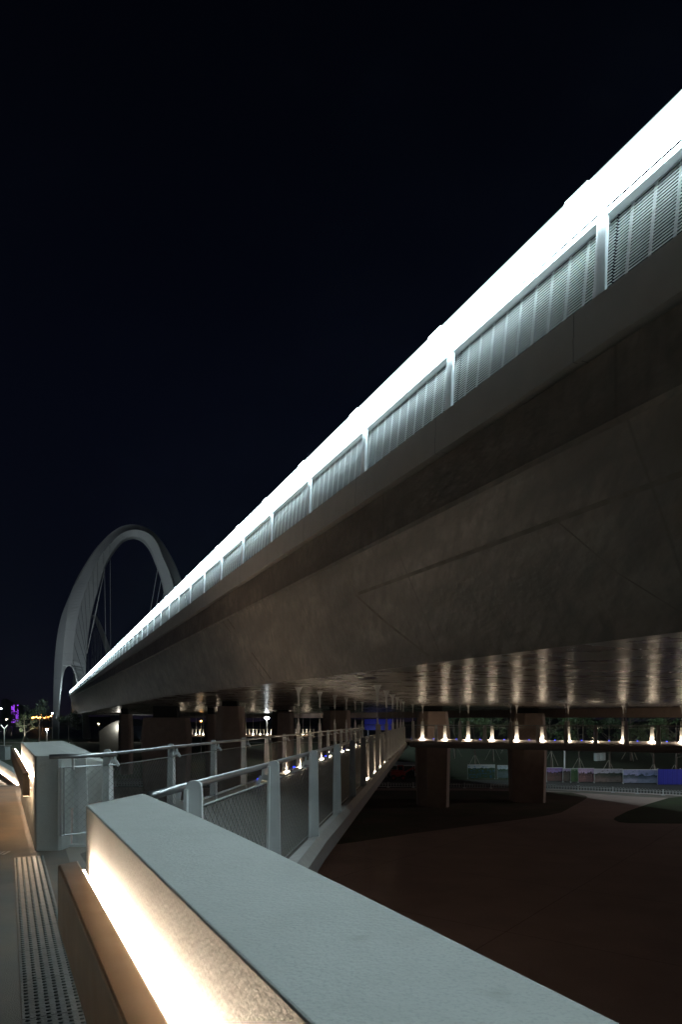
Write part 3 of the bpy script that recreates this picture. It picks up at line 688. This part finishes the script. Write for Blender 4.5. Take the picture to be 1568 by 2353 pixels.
# second, lower pylon
p2 = empty('arch_pylon', Q(600, 1600, 345), 'lower second arch pylon standing behind the tall one, seen through its opening', 'pylon')
cc = [(560,1650),(570,1400),(590,1200),(620,1000),(655,860),(695,790),(728,800),(765,880),(800,975),(832,1075),(855,1200),(870,1400),(875,1650)]
b = MB(); rings = []
for i, (x, y) in enumerate(cc):
    w = 14 + 12 * abs(i - 5.5) / 5
    x0, y0 = cc[max(0, i-1)]; x1, y1 = cc[min(len(cc)-1, i+1)]; L_ = math.hypot(x1-x0, y1-y0); nx, ny = (y1-y0)/L_, -(x1-x0)/L_
    rings.append([Q(x + nx*w, y + ny*w, 342), Q(x - nx*w, y - ny*w, 342), Q(x - nx*w*.8, y - ny*w*.8, 352), Q(x + nx*w*.8, y + ny*w*.8, 352)])
b.loft(rings); b.build('arch', M['pylon'], p2)
for i in range(7):
    b = MB(); b.tube([Q(716 + i*9, 850 + i*18, 341), Q(700 + i*14, 1230 - i*6, 336)], .09, 4); b.build('stay_cable', M['cable_light'], p2)
# floodlights that light the pylon
def floodlight(loc, target, power, color, label, angle=50):
    r_ = empty('floodlight', loc, label, 'floodlight')
    loc = Vector(loc); d = (Vector(target) - loc).normalized()
    b = MB(); b.beam(loc - d * .25, loc + d * .25, .7, .5); b.build('housing', M['grey_steel'], r_)
    b = MB(); b.beam(loc + d * .252, loc + d * .27, .6, .4); b.build('lens', M['lamp_white'], r_)
    b = MB(); b.beam(loc + Vector((0, 0, -.9)), loc + Vector((0, 0, -.2)), .1, .1); b.build('stand', M['grey_steel'], r_)
    light('flood', 'SPOT', loc + d * .4, power, color, r_, .3, target, angle, .8)
floodlight((-150, 215, GZ + .9), Q(560, 900, PY), 11000, (.75, .90, 1), 'small floodlight on the riverbank aimed at the outer side of the tall pylon', 60)
floodlight((-60, 205, GZ + .9), Q(760, 500, PY), 11000, (.82, .92, 1), 'floodlight on the ground under the bridge aimed up at the tall pylon', 70)
floodlight((-118, 185, GZ + .9), Q(900, 300, PY), 11000, (.82, .92, 1), 'floodlight on the lawn in front of the tall pylon', 70)
floodlight((-73.4, 190, 10.6), Q(700, 500, PY), 3500, (.85, .93, 1), 'floodlight on the bridge deck aimed up at the tall pylon', 80)
floodlight((-103, 262, 12.6), Q(1100, 150, PY + 6), 1500, (.9, .95, 1), 'floodlight between the pylon legs aimed at the arch crown', 70)

# ------------------------------------------------------------------ road fence, posters, trees
rf = empty('road_fence', (25, 66, GZ), 'low white metal road fence with looped pickets along the far edge of the plaza', 'fence')
fp = [(-44, 71.2), (-8, 70.8), (10, 70.0), (20.4, 68.2), (26, 65.2), (31.5, 61.6), (40, 55.5)]
segs = []
for (x0, y0), (x1, y1) in zip(fp[:-1], fp[1:]):
    L_ = math.hypot(x1-x0, y1-y0); n = max(1, round(L_ / 2.6))
    for i in range(n): segs.append(((x0 + (x1-x0)*i/n, y0 + (y1-y0)*i/n), (x0 + (x1-x0)*(i+1)/n, y0 + (y1-y0)*(i+1)/n)))
for (a, c) in segs:
    a, c = Vector((*a, GZ)), Vector((*c, GZ)); d = (c - a); L_ = d.length; d.normalize()
    b = MB(); b.beam(a + up*.09, c + up*.09, .03, .035); b.beam(a + up*.36, c + up*.36, .03, .03)
    npk = max(4, int(L_ / .26))
    for i in range(npk):
        t0, t1 = L_ * (i + .12) / npk, L_ * (i + .88) / npk
        q0, q1 = a + d*t0, a + d*t1; mdd = (q0 + q1) / 2
        b.tube([q0 + up*.09, q0 + up*.46, mdd + up*.54, q1 + up*.46, q1 + up*.09], .014, 4)
    b.build('picket_panel', M['fence'], rf, fix=False)
    b = MB(); b.beam(a, a + up*.56, .08, .08); b.box(a - Vector((.14, .14, 0)), a + Vector((.14, .14, .06))); b.build('fence_post', M['fence'], rf)

def poster_mat(name, sky, far_, near_, line, hue, sc):
    m = bpy.data.materials.new(name); m.use_nodes = True; n = m.node_tree; N = n.nodes; L = n.links; bs = N['Principled BSDF']; bs.inputs['Roughness'].default_value = .4
    line += .05
    t = N.new('ShaderNodeTexCoord'); s = N.new('ShaderNodeSeparateXYZ'); L.new(t.outputs['Generated'], s.inputs[0])
    nz = N.new('ShaderNodeTexNoise'); nz.inputs['Scale'].default_value = sc; nz.inputs['Detail'].default_value = 6; L.new(t.outputs['Generated'], nz.inputs['Vector'])
    a = N.new('ShaderNodeMath'); a.operation = 'MULTIPLY_ADD'; a.inputs[1].default_value = -.55; L.new(nz.outputs['Fac'], a.inputs[0]); L.new(s.outputs['Z'], a.inputs[2])
    r = N.new('ShaderNodeValToRGB'); L.new(a.outputs[0], r.inputs[0]); e = r.color_ramp.elements
    e[0].position = 0; e[0].color = (*near_, 1); e[1].position = line + .18; e[1].color = (*sky, 1)
    x = e.new(line - .22); x.color = (*[v * .7 for v in near_], 1); x = e.new(line - .08); x.color = (*far_, 1); x = e.new(line); x.color = (*[v * .6 for v in far_], 1); x = e.new(line + .03); x.color = (*[min(1, v * 1.25) for v in sky], 1)
    n2 = N.new('ShaderNodeTexNoise'); n2.inputs['Scale'].default_value = sc * 2.0; n2.inputs['Detail'].default_value = 5; L.new(t.outputs['Generated'], n2.inputs['Vector'])
    mx = N.new('ShaderNodeMix'); mx.data_type = 'RGBA'; mx.blend_type = 'MIX'; L.new(r.outputs[0], mx.inputs[6]); mx.inputs[7].default_value = (*hue, 1)
    mr = N.new('ShaderNodeMapRange'); mr.inputs[1].default_value = .52; mr.inputs[2].default_value = .66; mr.inputs[4].default_value = .9; L.new(n2.outputs['Fac'], mr.inputs[0]); L.new(mr.outputs[0], mx.inputs[0])
    L.new(mx.outputs[2], bs.inputs['Base Color']); return m
posters = [
 (473, 612, 505, 577, ((.55,.62,.62),(.06,.12,.05),(.08,.13,.07),.42,(.05,.20,.42),5), 'leftmost printed landscape board, green slope with blue water'),
 (625, 698, 508, 580, ((.50,.60,.66),(.05,.12,.06),(.20,.26,.28),.38,(.06,.14,.08),6), 'printed landscape board with pale water and trees, next to the right plaza pier'),
 (877, 959, 520, 600, ((.34,.24,.52),(.10,.07,.08),(.20,.13,.11),.34,(.30,.12,.14),5), 'printed landscape board with violet sky and dark trees, right of the pier'),
 (961, 999, 524, 600, ((.40,.32,.50),(.05,.04,.04),(.14,.12,.10),.50,(.10,.06,.05),8), 'narrow printed board of a dark tree against violet sky'),
 (1001, 1036, 524, 601, ((.20,.26,.18),(.04,.09,.04),(.08,.13,.06),.55,(.12,.22,.08),7), 'narrow printed board of green trees between two violet boards'),
 (1039, 1119, 523, 601, ((.55,.40,.60),(.08,.05,.06),(.22,.12,.12),.36,(.40,.22,.20),7), 'printed landscape board with pink sky and crowded treetops'),
 (1121, 1266, 527, 603, ((.42,.40,.48),(.05,.07,.05),(.22,.17,.15),.32,(.08,.07,.06),4), 'long printed board of a house roof among trees under grey sky'),
 (1269, 1443, 530, 605, ((.30,.32,.52),(.07,.10,.13),(.30,.32,.44),.24,(.12,.15,.22),4), 'widest printed board with blue dusk sky over a pale lakeside, beside the blue hoarding'),
]
def ray(zx, zy, Y): return P(863 + zx * .4494, 1530.2 + zy * .4494, Y)
for i, (x0, x1, y0, y1, pm, lab) in enumerate(posters):
    Y = 80.5 if x0 < 800 else 76.5 - (x0 - 877) * .006
    a, c = ray(x0, y1, Y), ray(x1, y0, Y)
    r_ = empty('poster_board', (a.x, Y, GZ), lab, 'poster board', 'printed boards along the far road')
    zb = GZ + .12
    b = MB(); b.box((a.x, Y - .02, zb), (c.x, Y + .02, c.z)); b.build('print', poster_mat('poster_print', *pm), r_)
    b = MB(); b.box((a.x - .03, Y + .021, GZ), (a.x + .05, Y + .09, c.z + .02)); b.box((c.x - .05, Y + .021, GZ), (c.x + .03, Y + .09, c.z + .02)); b.box((a.x, Y - .03, c.z + .001), (c.x, Y + .03, c.z + .045)); b.build('frame', M['fence'], r_)
a, c = ray(1445, 605, 73), ray(1900, 527, 73)
r_ = empty('blue_hoarding', (a.x, 73, GZ), 'ribbed blue hoarding at the right end of the printed boards', 'hoarding')
b = MB(); n = 40
for i in range(n):
    xa = a.x + (c.x - a.x) * i / n; xb = a.x + (c.x - a.x) * (i + .5) / n; xc = a.x + (c.x - a.x) * (i + 1) / n
    b.box((xa, 72.97, GZ + .05), (xb, 73.0, c.z)); b.box((xb, 73.0, GZ + .05), (xc, 73.03, c.z))
b.build('sheet', M['blue_board'], r_)
b = MB(); [b.box((a.x + 2.4 * i, 73.04, GZ), (a.x + 2.4 * i + .08, 73.12, c.z + .1)) for i in range(9)]; b.build('support_posts', M['grey_steel'], r_)
a, c = P(838, 1677, 96), P(905, 1652, 96)
r_ = empty('blue_hoarding', (a.x, 96, GZ), 'distant dark blue billboard behind the hanger rods at the footbridge junction', 'hoarding')
b = MB(); b.box((a.x, 95.95, a.z), (c.x, 96.05, c.z)); b.build('sheet', M['blue_board'], r_)
b = MB(); [b.box((x - .08, 96.06, GZ), (x + .08, 96.2, c.z)) for x in (a.x + .5, (a.x + c.x) / 2, c.x - .5)]; b.build('legs', M['grey_steel'], r_)
light('board_light', 'SPOT', (a.x + 2, 92, EYE - 2), 60, (.6, .7, 1), r_, .1, (a.x + 2, 96, EYE - .4), 90)

def make_leaves(b, c, r, n, size, sq=1.0):
    for _ in range(n):
        d = Vector((random.gauss(0, 1), random.gauss(0, 1), random.gauss(0, 1))).normalized() * r * (random.random() ** .45)
        p = c + Vector((d.x, d.y, d.z * sq)); s = size * random.uniform(.6, 1.4)
        a = Vector((random.gauss(0, 1), random.gauss(0, 1), random.gauss(0, 1))).normalized(); e = a.cross(Vector((random.gauss(0, 1), random.gauss(0, 1), random.gauss(0, 1)))).normalized()
        b.add([p - a*s, p + e*s*.4, p + a*s, p - e*s*.4], [(0, 1, 2, 3)])
def tree(loc, h, cr_, label, leaf='leaf', n=1500, stakes=True, group='staked trees behind the printed boards', bare=.42, lit=None, ls=.11, bare_n=9):
    loc = Vector(loc)
    r_ = empty('tree', loc, label, 'tree', group)
    b = MB(); lean = Vector((random.uniform(-.03, .03), random.uniform(-.03, .03), 0))
    top = loc + up * h * .95 + lean * h
    pts = [loc + (top - loc) * t + Vector((math.sin(t*5)*.04*h*.2, 0, 0)) for t in (0, .2, .4, .6, .8, 1)]
    b.tube(pts, .022 * h, 7, r2=.006 * h); tips = []
    for i in range(bare_n):
        t = bare + (.9 - bare) * i / bare_n; s = loc + (top - loc) * t; a = random.uniform(0, 6.28); L_ = cr_ * (1.1 - .5 * abs(t - .55)) * random.uniform(.7, 1.05)
        e = s + Vector((math.cos(a) * L_, math.sin(a) * L_, L_ * random.uniform(.5, .9))); mid_ = (s + e) / 2 + up * L_ * -.08
        b.tube([s, mid_, e], .007 * h, 5, r2=.002 * h); tips += [e, mid_ * .4 + e * .6]
        for q in range(2):
            e2 = e + Vector((random.uniform(-1, 1), random.uniform(-1, 1), random.uniform(-.2, 1))) * L_ * .5; b.tube([mid_ * .5 + e * .5, e2], .003 * h, 4, r2=.001 * h); tips.append(e2)
    b.build('trunk', M['bark'], r_)
    b = MB(); tips += [top]
    for tp in tips: make_leaves(b, tp, cr_ * random.uniform(.22, .42), n // len(tips), ls, .8)
    b.build('crown', M[leaf], r_, fix=False)
    if stakes:
        for k in range(3):
            a = k * 2.09 + .4; b = MB(); b.tube([loc + Vector((math.cos(a), math.sin(a), 0)) * h * .17, loc + up * h * .30 + Vector((math.cos(a), math.sin(a), 0)) * .05], .035, 5); b.build('stake', M['stake'], r_)
    return r_
tl = [(1000, 88, 6.6, 'leaf2', 'staked tree seen between the left plaza pier and the junction'),
      (1045, 92, 7.2, 'leaf', 'bushy staked tree just right of the left plaza pier'),
      (1092, 86, 6.4, 'leaf', 'staked tree midway between the two plaza piers'),
      (1134, 90, 7.4, 'leaf3', 'paler yellowish staked tree left of the right plaza pier'),
      (1168, 95, 6.8, 'leaf2', 'dark staked tree hugging the left side of the right plaza pier'),
      (1268, 86, 7.0, 'leaf', 'staked tree first to the right of the right plaza pier'),
      (1332, 82, 7.4, 'leaf', 'staked tree above the pink printed board'),
      (1400, 80, 7.6, 'leaf2', 'staked tree above the long board showing a house roof'),
      (1450, 88, 7.0, 'leaf2', 'dark staked tree behind the widest printed board'),
      (1503, 78, 6.8, 'leaf3', 'pale thin staked tree near the blue hoarding'),
      (1552, 74.6, 7.2, 'leaf', 'staked tree at the right edge of the frame')]
def emb_z(x, y):
    sh = -.20 * max(0, x - 20); k = max(.02, min(1, (x + 2) / 14)); y -= sh
    for (y0, z0), (y1, z1) in zip(prof[:-1], prof[1:]):
        if y0 <= y <= y1: return GZ + ((z0 - GZ) + (z1 - z0) * (y - y0) / (y1 - y0)) * k
    return GZ
for (px, Y, h, lf, lab) in tl:
    x = (px - 784) / F * Y; tree((x, Y, emb_z(x, Y) - .1), h, 2.0, lab, lf, 1500, ls=.14)
# darker trees farther back
for i, (px, Y, h, lab) in enumerate([(1080, 118, 9.5, 'tall dark background tree left of the right plaza pier'), (1230, 120, 10.5, 'tall dark background tree behind the right plaza pier'), (1340, 116, 10, 'tall dark background tree above the pink printed board'), (1430, 118, 11, 'tall dark background tree above the widest printed board'), (1530, 112, 10.5, 'tall dark background tree by the right edge of the frame')]):
    tree(((px - 784) / F * Y, Y, GZ + 1.8), h, 4.0, lab, 'leaf2', 1700, stakes=False, group='dark trees in the background', ls=.26)
# lit park trees on the left shore
gy = lambda y: 6.85 * F / (y - HZ)
def lt(px, Y, h, cr__, lab, **k): return tree(((px - 784) / F * Y, Y, GZ), h, cr__, lab, **k)
lt(57, 215, 8.6, 2.9, 'bare-limbed park tree lit up from below on the left shore', leaf='leaf3', n=700, group='park trees on the far shore', ls=.22, bare=.30)
light('tree_light', 'SPOT', ((57-784)/F*215, 212, GZ + .3), 2600, (.9, 1, .9), None, .2, ((57-784)/F*215, 215, GZ + 6), 70)
lt(90, 210, 12.0, 3.4, 'tall thin dark park tree right of the lit tree on the shore', leaf='leaf2', n=900, group='park trees on the far shore', stakes=False, bare=.5, ls=.3)
lt(158, 200, 8.5, 3.0, 'small park tree standing in front of the pylon leg', leaf='leaf2', n=900, group='park trees on the far shore', stakes=False, ls=.28)
lt(28, 300, 9, 4, 'low dark tree below the purple tower on the far shore', leaf='leaf2', n=700, group='park trees on the far shore', stakes=False, ls=.4)
lt(124, 300, 9, 4, 'low dark tree immediately left of the pylon foot', leaf='leaf2', n=700, group='park trees on the far shore', stakes=False, ls=.4)

# ------------------------------------------------------------------ lamps in the distance
def lamp_post(px, py, Y, kind, power, color, label, size=.35, base=None):
    t = P(px, py, Y); r_ = empty('street_lamp', (t.x, Y, GZ), label, 'street lamp', 'lamps in the distance')
    b = MB(); b.tube([(t.x, Y, GZ), (t.x, Y, t.z - size * .6)], .07 + Y * .0002, 6, r2=.05); b.build('pole', M['grey_steel'], r_)
    b = MB(); n = 8
    for z0, z1, r0, r1 in ((-.6, -.2, .3, .9), (-.2, .3, .9, 1), (.3, .7, 1, .3)):
        b.tube([(t.x, Y, t.z + size * z0), (t.x, Y, t.z + size * z1)], size * r0, n, r2=size * r1)
    b.build('lantern', M[kind], r_)
    if power: light('lantern_lamp', 'POINT', (t.x, Y - size * 1.4, t.z), power, color, r_, size * .5)
lamp_post(108, 1676, 205, 'lamp_white', 400, (.9, .97, 1), 'brightest white park lamp on the left shore', .42)
lamp_post(613.5, 1650, 116, 'lamp_white', 120, (.9, .97, 1), 'brilliant white park lamp seen under the bridge', .42)
lamp_post(462, 1656.5, 125, 'lamp_orange', 0, WARM, 'small star-like lamp above the distant lit footbridge', .18)
lamp_post(97, 1642.5, 420, 'lamp_orange', 0, WARM, 'orange lamp above the row of orange lights', .9)
lamp_post(14.5, 1653, 420, 'lamp_warm', 0, WARM, 'pale warm lamp below the purple tower near the left frame edge', .8)
lamp_post(2, 1628, 500, 'lamp_white', 0, COLD, 'cold white lamp at the left frame edge', .8)
lamp_post(120, 1639, 255, 'lamp_white', 0, COLD, 'small white lamp beside the pylon leg', .35)
lamp_post(196, 1672, 300, 'lamp_white', 0, COLD, 'tiny white lamp low on the far bank beneath the bridge', .18)
lamp_post(227, 1663, 320, 'lamp_warm', 0, WARM, 'small warm lamp under the far end of the bridge', .35)
for i, px in enumerate([74, 78, 83, 87, 92, 96.5, 101, 104, 107, 110, 114, 117]):
    t = P(px, 1649 - (i % 3) * .9 - (2 if i > 7 else 0), 700)
    r_ = empty('street_lamp', (t.x, 700, GZ), 'small orange street lamp in the row far across the river', 'street lamp', 'row of orange lamps across the river')
    b = MB(); b.tube([(t.x, 700, GZ), (t.x, 700, t.z)], .15, 5); b.build('pole', M['grey_steel'], r_)
    b = MB(); b.tube([(t.x, 700, t.z - .5), (t.x, 700, t.z + .5)], .75 + .25 * (i % 4 == 1), 7); b.build('lantern', M['lamp_orange'], r_)
t = P(10, 1674, 182)
r_ = empty('street_lamp', (t.x, 182, GZ), 'Y-shaped unlit lamp post on the lawn at the left frame edge', 'street lamp')
b = MB(); b.tube([(t.x, 182, GZ), (t.x, 182, t.z)], .12, 6); b.build('pole', M['white_steel'], r_)
for s in (-1, 1):
    b = MB(); b.tube([(t.x, 182, t.z), (t.x + s * .9, 182, t.z + 1.0)], .11, 6); b.build('arm', M['white_steel'], r_)
light('lantern_lamp', 'POINT', (t.x, 181, t.z + 1.4), 120, (.9, 1, .9), r_, .2)  # light added above the unlit post, which carries no lantern
# grey booth on the lawn
c = P(2, 1720, 120)
r_ = empty('booth', (c.x, 120, GZ), 'small grey booth at the left frame edge on the lawn', 'booth')
b = MB(); b.box((c.x - 1.2, 119, GZ), (c.x + 1.2, 121, GZ + 2.4)); b.build('cabin', M['pale_sheet'], r_)
b = MB(); b.box((c.x - 1.35, 118.85, GZ + 2.401), (c.x + 1.35, 121.15, GZ + 2.55)); b.build('roof', M['grey_steel'], r_)
b = MB(); b.box((c.x - .4, 118.96, GZ + .05), (c.x + .4, 118.998, GZ + 2.0)); b.build('door', M['grey_steel'], r_)
# skyline
def tower(px0, px1, ytop, Y, label, lit=None):
    a, c = P(px0, ytop, Y), P(px1, ytop, Y)
    r_ = empty('tower_block', (a.x, Y, GZ), label, 'building', 'far buildings across the river')
    b = MB(); b.box((a.x, Y, GZ), (c.x, Y + 14, a.z)); b.build('facade', M['dark_build'], r_)
    b = MB(); b.box((a.x + 1, Y + 2, a.z + .01), (c.x - 1, Y + 9, a.z + 1.8)); b.build('roof_plant', M['dark_build'], r_)
    if lit:
        w = c.x - a.x; h = a.z - EYE + 3; rows = int(h / 1.7)
        for (f0, f1, t0) in lit:
            b = MB()
            for r2 in range(rows):
                if r2 / rows > t0 or random.random() < .12: continue
                z = EYE - 2 + r2 * 1.7; nc = 3
                for q in range(nc):
                    if random.random() < .3: continue
                    b.box((a.x + w * (f0 + (f1 - f0) * q / nc), Y - .12, z), (a.x + w * (f0 + (f1 - f0) * (q + .8) / nc), Y - .01, z + .8))
            b.build('lit_windows', M['purple'], r_)
tower(25.5, 43, 1619, 900, 'dark tower with stacked purple light bands at the left', [(.04, .48, .95), (.56, .74, .6), (.80, .98, 1.0)])
tower(3, 13, 1608, 1000, 'dark unlit tower at the left frame edge')
tower(14, 23, 1614, 1010, 'dark unlit tower just left of the purple tower')
tower(46, 60, 1636, 980, 'low dark block right of the purple tower')
# lit abutment far under the bridge
c = P(262, 1650, 150)
r_ = empty('abutment', (c.x, 150, GZ), 'curved concrete abutment lit by a small lamp left of the slender pier', 'abutment')
b = MB(); rings = []
for i in range(9):
    t = i / 8; x = c.x - 3.2 + 4.6 * t; rings.append([(x, 150, GZ), (x, 150, EYE + .1 - 2.4 * (1 - t) ** 1.6), (x, 151, EYE + .1 - 2.4 * (1 - t) ** 1.6), (x, 151, GZ)])
b.loft(rings); b.build('wall', M['wall'], r_)
b = MB(); b.box((c.x + 1.15, 149.6, EYE - 1.7), (c.x + 1.35, 149.8, EYE - 1.5)); b.build('wall_lamp', M['lamp_warm'], r_)
light('wall_lamp_light', 'POINT', (c.x + 1.2, 149.3, EYE - 1.45), 90, (1, .95, .85), r_, .1)

# red machine and pale shelter beneath the junction
a, c = P(884, 1756, 84), P(955, 1744, 84)
r_ = empty('shelter', (a.x, 84, GZ), 'pale flat-roofed shelter on the road left of the left plaza pier', 'shelter')
b = MB(); b.prism([(a.x, 82.5), (c.x, 82.5), (c.x + .3, 85.5), (a.x + .6, 85.5)], [a.z - .08] * 4, [a.z + .12, a.z + .02, a.z + .12, a.z + .35]); b.build('roof', M['pale_sheet'], r_)
for x in (a.x + .2, c.x - .2):
    for y in (82.7, 85.2):
        b = MB(); b.beam((x, y, GZ), (x, y, a.z - .05), .08, .08); b.build('leg', M['grey_steel'], r_)
r_ = empty('loader', (6.6, 78.5, GZ), 'small red loader with raised arm parked below the footbridge junction', 'vehicle')
x0 = 5.7
b = MB(); b.box((x0, 78, GZ + .45), (x0 + 1.7, 79.2, GZ + 1.05)); b.box((x0 + .1, 78.1, GZ + 1.05), (x0 + .8, 79.1, GZ + 1.25)); b.build('body', M['red_paint'], r_, bevel=.06)
b = MB(); b.box((x0 + .8, 78.15, GZ + 1.051), (x0 + 1.5, 79.05, GZ + 1.75)); b.build('cab', M['red_paint'], r_, bevel=.05)
b = MB(); b.box((x0 + .9, 78.13, GZ + 1.2), (x0 + 1.4, 78.149, GZ + 1.65)); b.build('window', M['river'], r_)
for wx in (x0 + .3, x0 + 1.4):
    for wy in (77.85, 79.15):
        b = MB(); b.tube([(wx, wy, GZ + .34), (wx, wy + .22, GZ + .34)], .34, 14); w_ = b.build('wheel', M['rubber'], r_)
        b = MB(); b.tube([(wx, wy - .01, GZ + .34), (wx, wy + .23, GZ + .34)], .16, 10); b.build('hub', M['red_paint'], w_)
b = MB(); b.beam((x0 + 1.6, 78.3, GZ + .9), (x0 + 2.6, 78.3, GZ + 1.5), .12, .16); b.beam((x0 + 2.6, 78.3, GZ + 1.5), (x0 + 3.1, 78.3, GZ + .8), .10, .12); b.build('arm', M['red_paint'], r_)
b = MB(); b.box((x0 + 2.9, 78.0, GZ + .5), (x0 + 3.3, 78.9, GZ + .85)); b.build('bucket', M['grey_steel'], r_)
# pole with control box beyond the crossing footbridge, blue bins on the slope
t = P(863 + 968 * .4494, 1530 + 365 * .4494, 79)
r_ = empty('utility_pole', (t.x, 79, GZ), 'slim white utility pole with a small control box behind the printed boards', 'pole')
b = MB(); b.tube([(t.x, 79, GZ), (t.x, 79, t.z)], .09, 8); b.build('pole', M['white_steel'], r_)
b = MB(); b.box((t.x - .42, 78.85, t.z - 5.0), (t.x - .12, 79.1, t.z - 4.3)); b.build('control_box', M['pale_sheet'], r_)
for i, (sx_, lab) in enumerate([(1131, 'left one of three pale blue barrels standing on the slope'), (1148, 'middle one of three pale blue barrels standing on the slope'), (1165, 'right one of three pale blue barrels standing on the slope')]):
    t = P(863 + sx_ * .4494, 1530 + 505 * .4494, 88)
    r_ = empty('barrel', (t.x, 88, emb_z(t.x, 88)), lab, 'barrel', 'pale blue barrels on the slope'); z = emb_z(t.x, 88)
    b = MB(); b.tube([(t.x, 88, z), (t.x, 88, z + .35), (t.x, 88, z + .7), (t.x, 88, z + 1.0)], .32, 12); b.build('drum', M['pale_sheet'], r_)
    b = MB(); b.tube([(t.x, 88, z + 1.001), (t.x, 88, z + 1.06)], .34, 12); b.build('lid', M['grey_steel'], r_)

# ------------------------------------------------------------------ night air
b = MB(); b.box((-1800, -60, GZ - 1), (1800, 1600, 110))
hz = b.build('haze', [], None); tag(hz, kind='stuff')
hm = bpy.data.materials.new('haze'); hm.use_nodes = True; hn = hm.node_tree; hn.nodes.clear()
ho = hn.nodes.new('ShaderNodeOutputMaterial'); pv = hn.nodes.new('ShaderNodeVolumePrincipled')
pv.inputs['Color'].default_value = (.78, .93, 1, 1); pv.inputs['Density'].default_value = .00006; pv.inputs['Anisotropy'].default_value = .0
hn.links.new(pv.outputs[0], ho.inputs['Volume']); hz.data.materials.append(hm)

# street lamp on the road just right of the frame
r_ = empty('street_lamp', (58, 56, GZ), 'road street lamp right of the frame lighting the white fence', 'street lamp')
b = MB(); b.tube([(58, 56, GZ), (58, 56, GZ + 6.0)], .09, 8, r2=.05); b.build('pole', M['grey_steel'], r_)
b = MB(); b.beam((58, 56, GZ + 6.0), (56.6, 56.6, GZ + 6.15), .09, .09); b.build('arm', M['grey_steel'], r_)
b = MB(); b.beam((56.9, 56.5, GZ + 6.1), (56.1, 56.85, GZ + 6.12), .28, .12); b.build('lantern', M['lamp_warm'], r_)
light('lantern_lamp', 'POINT', (56.4, 56.6, GZ + 5.8), 2400, (1.0, .86, .80), r_, .15)
